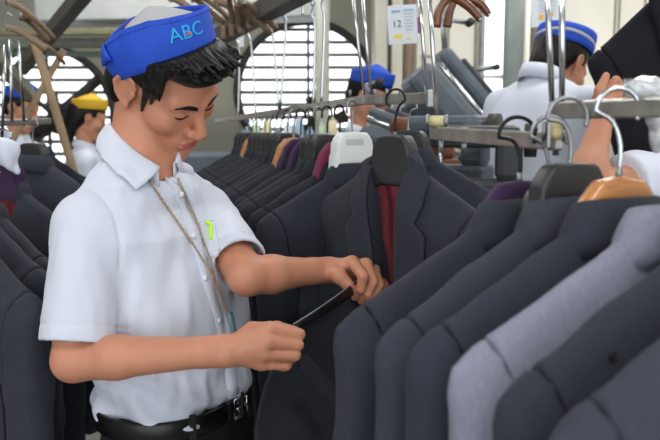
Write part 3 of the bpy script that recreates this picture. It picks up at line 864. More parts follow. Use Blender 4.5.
# ---- left row behind the worker
LR = [((-38, 233), 1.30, CHAR, 'dark jacket nearest at the left edge, its lapel just showing', (-.80, .60)),
      ((-22, 215), 1.44, CHAR, 'second dark jacket from the front at the left edge', (-.80, .60)),
      ((-14, 208), 1.56, CHAR, 'third dark jacket from the front at the left edge', (-.80, .60))]
for i, (px, Y, sm, lb, u) in enumerate(LR):
    jacket(P(px[0], px[1], Y), u, sm, seed=i % 3, label=lb, group='suit jackets behind the worker at left')
o = P(8, 186, 1.78); root = jacket(o, (-.86, .5), SLATE2, seed=5, front=True, label='grey jacket with maroon lining on the purple hanger at left', group='suit jackets behind the worker at left')
mb = MB(); mb.sheet([[A([x, .010+.004*math.sin(x*150), -.44*t]) for x in np.linspace(-.06, .06, 12)] for t in np.linspace(0, 1, 12)], .002); mb.build('lining', MAROON, root)
hg = hanger(o+ZZ*.012, (-.86, .5), 'wide', PLP, 'dark purple hanger with small gold crest at the left edge', h=.11, hm=CHROME)
GOLD = mat('gold_print', (196, 140, 90), .5)
mb = MB()
for k in range(5): mb.box((.012+.0022*math.sin(k*2.2)*2, .0165, .012+.006*k), (.016-.002*abs(k-2), .001, .0028), R=[[math.cos(.3*math.sin(k)), 0, math.sin(.3*math.sin(k))], [0, 1, 0], [-math.sin(.3*math.sin(k)), 0, math.cos(.3*math.sin(k))]])
mb.build('gold_crest', GOLD, hg)
o = P(34, 160, 2.05); jacket(o, (-.9, .42), SLATE, seed=2, label='grey jacket with its shoulder sloping behind the white shirt, at left', group='suit jackets behind the worker at left')
hanger(o, (-.9, .42), 'wide', PLB, 'black hanger over the grey jacket at left', h=.1, hm=STEEL)
o = P(36, 150, 2.3); jacket(o, (-.9, .42), NAVY, seed=1, label='dark jacket farthest back in the row at left', group='suit jackets behind the worker at left')
# ============================================================ conveyor rails on the racks
def bar(pts, hgt, wid, m, parent):
    for a, b in zip(pts[:-1], pts[1:]):
        a, b = A(a), A(b); t = b-a; L = np.linalg.norm(t); t /= L; s = np.cross(t, ZZ); s /= np.linalg.norm(s); u = np.cross(s, t)
        MB().box((a+b)/2, (L, wid, hgt), R=[t, s, u], bev=.0025).build('rail_bar', m, parent)
SPOOL = mat('yellowed_nylon', (200, 186, 140), .5, var=.1, vscale=60)
def spool(c, ax, parent, r=.0085, L=.026):
    ax = A(ax, float); ax /= np.linalg.norm(ax); c = A(c)
    MB().cyl(c-ax*L*.36, c+ax*L*.36, r, n=20).build('roller', SPOOL, parent)
    for s in (-1, 1): MB().cyl(c+ax*s*L*.38, c+ax*s*L*.50, r*1.25, n=20).build('washer', STEEL, parent)
def rods(pairs, parent, r=.0035, m=None):
    for a, b in pairs:
        MB().tube([a, b], r, 10).build('hanging_rod', m or CHROME, parent)
def carrier(label, origin, group='overhead conveyor carriers'):
    return empty('rail_carrier', (0, 0, 0), 0, label, 'clothes rail', group)
c1 = carrier('long steel clothes rail carrying the receding row of dark suits', None)
far = [P(432, 98, 1.30), P(366, 100, 1.62), P(300, 109, 2.2), P(216, 121, 3.4)]
bar(far, .021, .012, RAILM, c1)
rods([(P(418, -25, 1.345), P(427, 96, 1.34)), (P(351, -20, 1.66), P(364, 96, 1.655)), (P(361, -20, 1.63), P(371, 95, 1.62))], c1, .0036)
for px, Y in ((375, 1.56), (387, 1.49), (400, 1.43), (350, 1.74)): b = P(px, 96, Y); MB().cyl(b, b+ZZ*.014, .0032, n=10).build('stud', STEEL, c1)
MB().box(P(430, 99, 1.295), (.012, .020, .032), bev=.003).build('end_clamp', STEEL, c1)
c2 = carrier('middle steel rail segment with yellowed rollers at both ends', None)
bar([P(432, 133, 1.06), P(560, 142, .765)], .0185, .010, RAILM, c2)
rods([(P(428, -30, 1.06), P(437, 120, 1.06))], c2, .0032)
spool(P(437, 121, 1.045), (1, -.3, -.02), c2, .0075, .030); spool(P(554, 131, .748), (1, -.3, -.02), c2, .0090, .022)
MB().box(P(546, 135, .745), (.003, .022, .026), bev=.001).build('end_plate', STEEL, c2)
for px, Y in ((441, 1.03), (464, .97), (556, .77)): b = P(px, 142, Y); MB().cyl(b-ZZ*.014, b+ZZ*.004, .0035, n=10).build('stud', STEEL, c2)
MB().box(P(464, 134.5, .975), (.009, .014, .0188), bev=.001).build('grey_label', mat('grey_sticker', (176, 176, 178), .6), c2)
c3 = carrier('wide steel rail segment nearest the camera at the right edge', None)
bar([P(551, 110.5, .80), P(700, 106, .62)], .0185, .010, RAILM, c3)
rods([(P(546, -40, .81), P(552, 102, .81)), (P(562, -40, .80), P(562, 102, .80))], c3, .0032)
b = P(628, 96, .70); MB().cyl(b, b+ZZ*.016, .0045, n=12).build('stud', STEEL, c3)
c4 = carrier('short steel rail over the jackets at the left edge', None)
bar([P(-25, 124, 1.9), P(50, 121, 2.25)], .018, .012, RAILM, c4)
rods([(P(10, 40, 1.95), P(12, 122, 1.95)), (P(18, 40, 2.0), P(24, 121, 2.05)), (P(5, 45, 1.9), P(2, 138, 1.9))], c4, .004)

# tall wire hooks dropping from the overhead track
def longhook(top, bot, Y, label, kink=None, r=.0042):
    a = P(*top, Y); b = P(*bot, Y); k = P(*(kink or ((top[0]*.75+bot[0]*.25)+5, top[1]*.75+bot[1]*.25)), Y)
    pts = smooth([a+A([-.018, .012, -.028]), a+A([-.016, .008, .004]), a+A([0, 0, .018]), a+A([.016, 0, .0]), a+A([.008, 0, -.03]), k, b], 5)
    o = MB().tube(pts, r, 8).build('wire_drop_hook', CHROME); tag(o, label, 'hook', 'wire hooks under the overhead track'); return o
for t_, b_, Y, nm in (((233, 30), (238, 121), 3.0, 'steel drop hook next to the worker\'s hair, leftmost of the central group'), ((243, 22), (256, 120), 2.75, 'steel drop hook second from the left above the suit row'),
        ((264, 10), (279, 112), 2.5, 'steel drop hook third from the left, kinked near its top'), ((281, 4), (280, 110), 2.35, 'steel drop hook fourth from the left, almost straight'),
        ((309, 4), (313, 108), 2.1, 'steel drop hook in front of the round window, left of the pale pipe'), ((319, -6), (321, 107), 2.0, 'steel drop hook nearly touching the pale pipe before the round window')):
    longhook(t_, b_, Y, nm)

# ============================================================ overhead tracks
PIPE = mat('grey_green_painted_steel', (128, 134, 122), .5, var=.15, vscale=12)
DPIPE = mat('dark_grey_paint', (78, 78, 72), .5, var=.2, vscale=14)
OLIVE = mat('olive_paint', (120, 120, 92), .55, var=.2, vscale=12)
def beam(name, pts, r, m, label, cat, group=None, square=False):
    mb = MB()
    if square:
        a, b = A(pts[0]), A(pts[-1]); t = b-a; L = np.linalg.norm(t); t /= L; s = np.cross(t, ZZ)
        if np.linalg.norm(s) < 1e-3: s = A([1., 0, 0])
        s /= np.linalg.norm(s); u = np.cross(s, t); mb.box((a+b)/2, (L, r*2, r*2), R=[t, s, u], bev=r*.2)
    else: mb.tube(pts, r, 14)
    return tag(mb.build(name, m), label, cat, group)
beam('overhead_track', [P(315, -18, 1.9), P(196, 50, 3.6)], .03, DPIPE, 'dark square overhead track sloping down from the top edge behind the blue cap', 'conveyor track', square=True)
beam('overhead_track', [P(-40, 20, 2.2), P(30, 95, 4.0)], .028, OLIVE, 'olive overhead track above the jackets at far left', 'conveyor track', square=True)
beam('overhead_track', [P(95, -20, 3.0), P(20, 70, 3.9)], .03, DPIPE, 'dark diagonal overhead track crossing the top left corner', 'conveyor track', square=True)
# wooden trouser clamps stored on the overhead tracks
def clamp(c, rz, tilt, m, label, grp, s=1.):
    root = empty('wooden_clamp', c, rz, label, 'hanger', grp); root.rotation_euler = (tilt, 0, rz)
    for sx in (-1, 1):
        MB().tube(smooth([A([0, sx*.012, .03])*s, A([.05, sx*.016, .018])*s, A([.12, sx*.02, -.03])*s, A([.17, sx*.018, -.075])*s], 4), [.013*s]*12+[.011*s], 10).build('jaw', m, root)
    MB().tube([A([.01, -.03, .02])*s, A([.01, .03, .02])*s], .005*s, 8).build('spring_pin', STEEL, root)
    MB().tube(smooth([A([0, 0, .03])*s, A([-.01, 0, .07])*s, A([.012, 0, .10])*s, A([.03, 0, .085])*s], 4), .0025*s, 6).build('hook', CHROME, root)
CW = mat('worn_brown_wood', (122, 98, 76), .5, var=.3, vscale=20)
k = 0
CS = .62
for px, py, Y, rz, tl in ((168, 3, 2.9, .3, .6), (196, 2, 2.6, 1.0, -.5), (214, 8, 2.5, .2, .4), (228, 0, 2.4, 1.4, .2), (205, 26, 2.8, 2.0, .5), (240, 10, 2.3, .9, -.4)):
    clamp(P(px, py, Y), rz, tl, CW, 'worn wooden clamp hanger bunched on the track %s' % ('above the blue cap', 'right behind the cap top', 'just right of the cap emblem', 'at the top edge over the hair', 'lowest of the bunch by the cap', 'rightmost of the bunch by the cap')[k], 'wooden clamps bunched on the overhead track', .75); k += 1
k = 0
for px, py, Y, rz, tl in ((6, 8, 2.2, .6, .5), (24, 22, 2.3, 1.2, -.3), (8, 34, 2.2, .2, .3), (42, 50, 2.9, .9, .5)):
    clamp(P(px, py, Y), rz, tl, CW, 'worn wooden clamp hanger in the top left corner, %s' % ('touching the frame edge', 'beside the dark track', 'lowest at the left edge', 'farthest from the corner')[k], 'wooden clamps in the top left corner', .6); k += 1
for i, (px, py) in enumerate(((224, 33), (232, 30), (241, 27), (250, 22), (258, 18), (270, 9))):
    o = MB().box(P(px, py, 2.75-.09*i), (.022, .03, .05), bev=.006).build('wooden_peg', CW); tag(o, 'small wooden peg under the dark overhead track, %s' % ('lowest of six', 'second lowest', 'third from the bottom', 'third from the top', 'second from the top', 'topmost of six')[i], 'peg', 'wooden pegs under the track')
# glossy brown hanger hanging down at the top
root = empty('wooden_hanger', P(452, -4, 1.75), 0, 'glossy dark brown wooden hanger dangling upside down at the top', 'hanger')
for dx, dy in ((0, 0), (11, -3)):
    pts = smooth([P(436-dx*.0+dx, 27+dy*.0, 1.75+dx*.01), P(440+dx, 8, 1.75+dx*.01), P(452+dx*.6, -3, 1.75+dx*.01), P(468+dx, 6+dy, 1.75+dx*.01), P(480+dx*.8, 19+dy*1.5, 1.75+dx*.01)], 5)
    o = MB().tube(pts, list(np.interp(np.linspace(0, 1, len(pts)), [0, .25, .6, 1], [.0115, .0095, .012, .0085])), 12).build('hanger_arm', DWOOD); wpar(o, root)
    e = pts[-1]; o = MB().cyl(e-A([.002, 0, 0]), e+A([.003, 0, -.003]), .009, .004, 12).build('metal_tip', CHROME); wpar(o, root)
o = MB().tube(smooth([P(456, -3, 1.76), P(455, -18, 1.76), P(462, -34, 1.76), P(472, -24, 1.76)], 4), .003, 8).build('hook', CHROME); wpar(o, root)

# ============================================================ room shell
WALL = mat('grey_beige_plaster', (166, 164, 152), .85, var=.08, vscale=3, bump=.1, bscale=60)
CREAM = mat('cream_panel_paint', (234, 230, 218), .7, var=.05, vscale=4)
CREAMD = mat('dark_cream_joint', (150, 146, 132), .8)  # darker cream for the joints between wall panels
FLOORM = mat('worn_concrete', (120, 118, 112), .7, var=.15, vscale=5)
CEIL = mat('ceiling_paint', (180, 182, 178), .85)
WY = 6.5
def st(o): return tag(o, kind='structure')
def rect(mb, x0, x1, z0, z1, y, th=.12): mb.box(((x0+x1)/2, y+th/2, (z0+z1)/2), (x1-x0, th, z1-z0))
W1 = P(306, 92, WY); R1 = .60; W2 = P(46, 117, WY); R2 = .60
XL, XR, ZT = -3.9, 1.62+.0, 3.5
def round_wall(name, x0, x1, z0, z1, wins):
    """wall panel with round holes, real thickness"""
    mb = MB(); xs = [x0]
    for (cx, cz, r) in wins: xs += [cx-r-.05, cx+r+.05]
    xs.append(x1)
    for i in range(0, len(xs), 2): rect(mb, xs[i], xs[i+1], z0, z1, WY)
    for (cx, cz, r) in wins:
        h = r+.05; rect(mb, cx-h, cx+h, z0, cz-h, WY); rect(mb, cx-h, cx+h, cz+h, z1, WY)
        n = 64; V = []; 
        for yy in (WY, WY+.12):
            for k in range(n):
                a = 2*math.pi*k/n; c, s = math.cos(a), math.sin(a); V.append((cx+r*c, yy, cz+r*s))
            for k in range(n):
                a = 2*math.pi*k/n; c, s = math.cos(a), math.sin(a); m = h/max(abs(c), abs(s)); V.append((cx+m*c, yy, cz+m*s))
        F = []
        for k in range(n):
            j = (k+1) % n; F += [(k, j, n+j, n+k), (2*n+j, 2*n+k, 3*n+k, 3*n+j), (j, k, 2*n+k, 2*n+j)]
        mb.add(V, F)
    return st(mb.build(name, WALL))
round_wall('wall_back', XL, 1.05, 0, ZT, sorted([(W2[0], W2[2], R2), (W1[0], W1[2], R1)]))
DARK = mat('dark_window_iron', (52, 50, 48), .6); MUL = mat('grey_window_bar', (84, 84, 80), .6)
GLZ = mat('frosted_window_glass', (235, 240, 242), .3, trans=1.)
for n_, (W, R) in enumerate(((W2, R2), (W1, R1))):
    mb = MB(); mb.tube([(W[0]+R*math.cos(a), WY-.01, W[2]+R*math.sin(a)) for a in np.linspace(0, 2*math.pi, 65)[:-1]], .035, 8, closed=True)
    win = st(mb.build('window_%d' % (n_+1), DARK))
    for i in range(-5, 6):
        z = i*.108; hw = math.sqrt(max(.01, R*R-z*z)); MB().box((W[0], WY+.05, W[2]+z), (2*hw, .05, .014), R=[[1, 0, 0], [0, .85, .5], [0, -.5, .85]]).build('louvre_slat', MUL, win)
    MB().box((W[0]+.02, WY+.02, W[2]), (.024, .03, 2*R)).build('mullion', MUL, win)
    fan = empty('wall_fan', (W[0]+(.12 if n_ else .18), WY-.12, W[2]-(.28 if n_ else .05)), 0, 'dark wall fan with struts in front of the %s round window' % ('central' if n_ else 'left'), 'fan', 'wall fans in the round windows')
    c = A(fan.location); 
    def fl(mbx, nm, m): o = mbx.build(nm, m); return wpar(o, fan)
    fl(MB().cyl(c+A([0, -.09, 0]), c+A([0, .05, 0]), .10, n=24), 'motor_housing', DARK)
    for a in (-.62, math.pi+.62, .9 if not n_ else -2.2, 2.4 if not n_ else -.95):
        d = A([math.cos(a), 0, math.sin(a)]); L = .05
        while np.linalg.norm((c+d*L-W)[[0, 2]]) < R and L < 1.2: L += .01
        fl(MB().tube([c+d*.05, c+d*L], .020, 8), 'strut', DARK)
    for a in (.3, 1.87, 3.44, 5.01):
        d = A([math.cos(a), 0, math.sin(a)]); e = A([-math.sin(a), .5, math.cos(a)])
        mb = MB(); mb.sheet([[c+d*(.08+.17*u)+e*(.06*(v-.5))*(1+u) for v in np.linspace(0, 1, 4)] for u in np.linspace(0, 1, 5)], .006); fl(mb, 'blade', DARK)
# cream panelled wall to the right, with a bright window
CY = 5.6
def crect(mb, pa, pb, z0, z1, y=CY, th=.1):
    rect(mb, P(pa, 100, y)[0], P(pb, 100, y)[0], z0, z1, y, th)
mb = MB(); crect(mb, 376, 480, 0, ZT); crect(mb, 506, 1100, 0, ZT); crect(mb, 480, 506, 0, 1.15); crect(mb, 480, 506, 2.9, ZT)
wr = st(mb.build('wall_back_right', CREAM))
for px in (390, 415, 443, 447, 474, 560, 611, 640, 615): 
    x = P(px, 100, CY)[0]; MB().box((x, CY-.006, ZT/2), (.016, .014, ZT), bev=.003).build('panel_joint', CREAMD, wr)
w3 = MB(); xa, xb = P(480, 100, CY)[0], P(506, 100, CY)[0]
for x in (xa, xb): w3.box((x, CY+.0, 2.02), (.03, .12, 1.76), bev=.004)
w3.box(((xa+xb)/2, CY, 1.15), (xb-xa, .14, .04)); w3.box(((xa+xb)/2, CY, 2.9), (xb-xa, .14, .04))
w3 = st(w3.build('window_3', STEEL))
for z in (1.45, 1.62, 1.8, 1.98): MB().box(((xa+xb)/2, CY+.05, z), (xb-xa, .02, .03)).build('window_bar', CREAM, w3)
mb = MB(); mb.box(((XL+5.4)/2, 1.6, -.05), (5.4-XL, 10.2, .1)); st(mb.build('floor', FLOORM))
mb = MB(); mb.box(((XL+5.4)/2, 1.5, ZT+.05), (5.4-XL, 10.2, .1)); st(mb.build('ceiling', CEIL))
mb = MB(); mb.box((XL-.05, 1.6, ZT/2), (.1, 10.2, ZT)); st(mb.build('wall_left', WALL))
mb = MB(); mb.box((5.4+.05, 1.5, ZT/2), (.1, 10.2, ZT)); st(mb.build('wall_right', CREAM))
mb = MB(); rect(mb, P(376, 100, CY)[0]+.01, P(376, 100, CY)[0]+.11, 0, ZT, CY+.1, WY-CY-.1); st(mb.build('wall_return', CREAM))

# posts and pipes
def post(px, w, Y, m, label, z0=0, z1=ZT, cat='post', round_=True):
    c = P(px, 100, Y); mb = MB()
    if round_: mb.cyl((c[0], Y, z0), (c[0], Y, z1), w/2, n=24)
    else: mb.box((c[0], Y, (z0+z1)/2), (w, w, z1-z0), bev=.01)
    return tag(mb.build('post' if cat == 'post' else cat.replace(' ', '_'), m), label, cat)
PALEP = mat('pale_pipe_paint', (186, 188, 176), .5, var=.08, vscale=10); BRP = mat('brown_pipe_paint', (120, 100, 82), .55, var=.2, vscale=10)
post(322.5, .095, 5.0, PALEP, 'pale vertical pipe standing in front of the central round window', cat='pipe')
post(408, .085, 5.2, BRP, 'brown vertical pipe behind the hanging paper with number 12', cat='pipe')
post(389, .03, 5.3, DARK, 'thin dark conduit on the wall left of the hanging paper', cat='pipe')
post(381, .10, 5.5, CREAM, 'cream square post at the end of the panelled wall', round_=False)
post(515, .16, 4.6, mat('grey_green_column', (134, 142, 138), .45, var=.1, vscale=5), 'grey-green round column between the bright window and the poster')
post(538, .11, 4.4, mat('brown_grey_column', (116, 108, 94), .5), 'brown-grey column just behind the poster at top right')
post(525, .03, 4.3, CREAM, 'thin cream pipe between the two columns', cat='pipe')
DUCT = mat('pale_duct_metal', (182, 186, 184), .45, metal=.2, var=.08, vscale=6)
def hbox(name, pa, pb, Y, hh, dd, m, label, cat):
    a, b = P(*pa, Y), P(*pb, Y); t = b-a; L = np.linalg.norm(t); t /= L; s = A([0, 1., 0]); u = np.cross(t, s)
    o = MB().box((a+b)/2, (L, dd, hh), R=[t, s, u], bev=.012).build(name, m); return tag(o, label, cat)
hbox('air_duct', (42, 10), (330, 5), 5.4, .20, .3, DUCT, 'wide pale air duct running across the top behind the cap', 'duct')
hbox('ceiling_pipe', (-20, 33), (240, 31), 5.3, .05, .05, OLIVE, 'olive horizontal pipe just below the pale duct', 'pipe')
hbox('ceiling_pipe', (-20, 44), (240, 41), 5.5, .07, .07, PIPE, 'grey-green horizontal pipe, lower of the two behind the cap', 'pipe')
hbox('ceiling_pipe', (-20, 52), (120, 55), 5.6, .04, .05, mat('teal_pipe_paint', (110, 132, 122), .5), 'thin teal pipe over the left round window', 'pipe')
_a, _b = P(34, 40, 3.2), P(74, 172, 3.4)
beam('wooden_pole', [_a, _a+(_b-_a)*(_a[2]-.02)/(_a[2]-_b[2])], .019, mat('raw_pine', (140, 118, 90), .6, var=.15, vscale=15), 'raw wooden pole leaning diagonally in front of the left round window', 'pole')
_a, _b = P(64, 50, 3.62), P(24, 120, 3.62)
beam('wooden_pole', [_a, _a+(_b-_a)*(_a[2]-.02)/(_a[2]-_b[2])], .016, mat('raw_pine', (176, 150, 112), .6), 'short wooden pole crossing the left round window the other way', 'pole')
MB().tube([P(98, 80, 6.45), P(20, 146, 6.45)], .045, 12).build('brace', DARK, bpy.data.objects['window_1'])

# hanging papers
PAPER = mat('laminated_paper', (214, 220, 226), .35, coat=.3); YEL = mat('yellow_marker', (238, 214, 60), .6); INK = mat('dark_ink', (50, 54, 60), .6); BLUEI = mat('pale_blue_ink', (130, 176, 206), .6); MAG = mat('magenta_card', (150, 60, 120), .5)
def paper(px0, py0, px1, py1, Y, label):
    a, b = P(px0, py0, Y), P(px1, py1, Y); root = empty('hanging_paper', (a+b)/2, 0, label, 'paper')
    R = Matrix.Rotation(.05, 3, 'Y'); W, H = abs(b[0]-a[0]), abs(a[2]-b[2])
    wp = lambda mb, n, m: mb.build(n, m, root)
    wp(MB().box((0, 0, 0), (W, .003, H), bev=.001), 'sheet', PAPER); return root, W, H, wp
root, W, H, wp = paper(388, 5, 417, 44, 2.6, 'laminated paper reading 12 with yellow marks, hanging beside the brown pipe')
root.rotation_euler = (0, -.06, 0)
tm = textmesh('printed_number', '12', .034)
for v in tm.vertices: v.co = Vector((v.co.x-.020, -.0022-v.co.z, v.co.y-.0+.002))
link('printed_number', tm, INK, root)
wp(MB().box((-.018, -.0022, -.040), (.030, .001, .013)), 'yellow_mark', YEL); wp(MB().box((.020, -.0022, -.047), (.016, .001, .006)), 'yellow_mark', YEL)
wp(MB().box((-.022, -.0022, .045), (.030, .001, .008)), 'blue_heading', BLUEI); wp(MB().box((.022, -.0022, .048), (.036, .001, .006)), 'blue_heading', BLUEI)
for kk in range(6): wp(MB().box((.022, -.0022, .036-.011*kk), (.034-.004*(kk % 3), .001, .002)), 'text_line', mat('grey_ink', (150, 156, 164), .6))
wp(MB().box((W/2+.006, .004, -.005), (.014, .003, .055)), 'magenta_tab', MAG)
root, W, H, wp = paper(532, -12, 560, 27, 2.75, 'laminated notice with orange marks at the top, above the blue cap at right')
root.rotation_euler = (0, -.03, 0)
wp(MB().box((.0, -.0022, .045), (.034, .001, .018)), 'dark_heading', INK)
wp(MB().box((-.018, -.0022, -.034), (.018, .001, .018)), 'orange_mark', mat('orange_marker', (232, 180, 70), .6)); wp(MB().box((.022, -.0022, -.026), (.012, .001, .012)), 'orange_mark', mat('orange_marker', (232, 180, 70), .6))
for kk in range(5): wp(MB().box((.004, -.0022, .026-.010*kk), (.066-.01*(kk % 2), .001, .002)), 'text_line', mat('grey_ink', (150, 156, 164), .6))
root, W, H, wp = paper(238, 33, 244, 47, 3.6, 'small white tag hanging below the dark overhead track')

# ============================================================ pressing machines
MBL = mat('grey_blue_machine_enamel', (86, 96, 106), .45, var=.2, vscale=10); MBD = mat('dark_machine_cover', (58, 62, 66), .55, var=.2, vscale=10); MWH = mat('pale_press_pad', (196, 200, 200), .7); RUST = mat('rusty_brown_casing', (120, 76, 50), .6, var=.3, vscale=15)
def press(px, py, Y, s, tilt, rz, label):
    """pressing machine: cabinet on the floor, slanted buck with pad and guide bars, lever arms with knobs"""
    c = P(px, py, Y); root = empty('pressing_machine', (c[0], c[1], 0), rz, label, 'pressing machine', 'pressing machines behind the racks')
    zc = c[2]; b = lambda mb, n, m: mb.build(n, m, root)
    ct, sn = math.cos(tilt), math.sin(tilt); R = [[ct, 0, -sn], [0, 1, 0], [sn, 0, ct]]
    X, Z = A(R[0]), A(R[2]); o = A([0, 0, zc])
    b(MB().box((0, 0, (zc-.25*s)/2), (.55*s, .45, zc-.25*s), bev=.03), 'cabinet', MBL)
    b(MB().box(o-Z*.08*s, (.72*s, .42, .15*s), R=R, bev=.035), 'buck', MBL)
    b(MB().box(o+Z*.0*s+A([0, -.05, 0]), (.66*s, .22, .035), R=R, bev=.012), 'press_pad', MWH)
    b(MB().box(o+Z*.09*s+A([0, .02, 0]), (.70*s, .30, .07*s), R=R, bev=.025), 'press_head', MBL)
    b(MB().box(o+Z*.135*s+A([0, -.02, 0]), (.50*s, .18, .025), R=R, bev=.01), 'head_cover', MBD)
    for yy in (-.17, .12): b(MB().tube([o-X*.34*s+A([0, yy, 0])+Z*.02, o+X*.34*s+A([0, yy, 0])+Z*.02], .012, 8), 'guide_bar', CHROME)
    b(MB().tube([o-X*.30*s+Z*.08, o-X*.42*s+Z*.17*s+ZZ*.05, o-X*.36*s+Z*.30*s], .014, 8), 'lever', STEEL)
    b(MB().cyl(o-X*.36*s+Z*.30*s-A([0, .03, 0]), o-X*.36*s+Z*.30*s+A([0, .03, 0]), .018, n=14), 'knob', DARK)
    b(MB().tube([o-X*.2*s+Z*.12*s, o-X*.1*s+Z*.26*s], .012, 8), 'lever', STEEL); b(MB().cyl(o-X*.1*s+Z*.26*s-A([0, .02, 0]), o-X*.1*s+Z*.26*s+A([0, .02, 0]), .014, n=12), 'knob', DARK)
press(470, 116, 3.5, .92, .85, 0, 'grey-blue pressing machine tilted steeply beside the white-shirted back')
press(448, 126, 4.1, .8, .75, .1, 'grey-blue pressing machine in the middle of the three tilted ones')
press(412, 140, 2.95, .56, .35, -.1, 'smaller grey-blue pressing machine just right of the mid-distance worker')
def sewing(px, py, Y, rz, m, label):
    c = P(px, py, Y); root = empty('machine_head', c, rz, label, 'machine'); b = lambda mb, n, m_: mb.build(n, m_, root)
    b(MB().box((0, 0, -.05), (.26, .14, .05), bev=.012), 'bed', m); b(MB().box((.09, 0, .04), (.07, .10, .14), bev=.02), 'column', m)
    b(MB().box((0, 0, .09), (.24, .08, .06), bev=.02), 'arm', m); b(MB().cyl((.13, -.0, .08), (.16, 0, .08), .045, n=18), 'hand_wheel', DARK); b(MB().tube([(-.09, 0, .07), (-.09, 0, -.02)], .006, 8), 'needle_bar', CHROME)
    b(MB().box((0, 0, -.10-(c[2]-.1)/2), (.34, .2, c[2]-.10), bev=.02), 'stand', MBD)
sewing(446, 156, 2.2, -.5, MBL, 'grey-blue machine head low behind the middle rail')
sewing(421, 152, 2.58, .6, RUST, 'rusty brown machine casing just right of the open jacket\'s hanger')
sewing(474, 170, 1.98, -.2, MBD, 'dark machine cover just above the farther jacket shoulder')
# bright clutter glimpsed between the hooks of the far row
cols = [(120, 150, 180), (176, 196, 170), (214, 206, 170), (90, 110, 132), (200, 212, 220), (152, 178, 200)]
tb = MB().box((P(290, 133, 4.6)[0], 4.6, .72), (1.5, .5, 1.44), bev=.02).build('storage_cabinet', MBL); tag(tb, 'low blue-grey cabinet behind the far row of suits, carrying spools', 'cabinet')
for i, px in enumerate((246, 256, 267, 278, 288, 299, 310, 321, 333, 343)):
    c = P(px, 112, 4.55); c[2] = 1.44; root = empty('thread_cone', c, 0, 'thread cone on the cabinet behind the hooks, %s from the left of ten' % ORD[i], 'thread cone', 'thread cones on the far cabinet')
    m = mat('cone_thread_%d' % (i % 6), cols[i % 6], .6); hh = .14+.03*((i*7) % 3)
    MB().cyl((0, 0, 0), (0, 0, .012), .042, n=16).build('cone_base', MBD, root); MB().cyl((0, 0, .012), (0, 0, hh), .038, .024, 16).build('yarn', m, root); MB().cyl((0, 0, hh), (0, 0, hh+.02), .012, .009, 10).build('cone_tip', MWH, root)

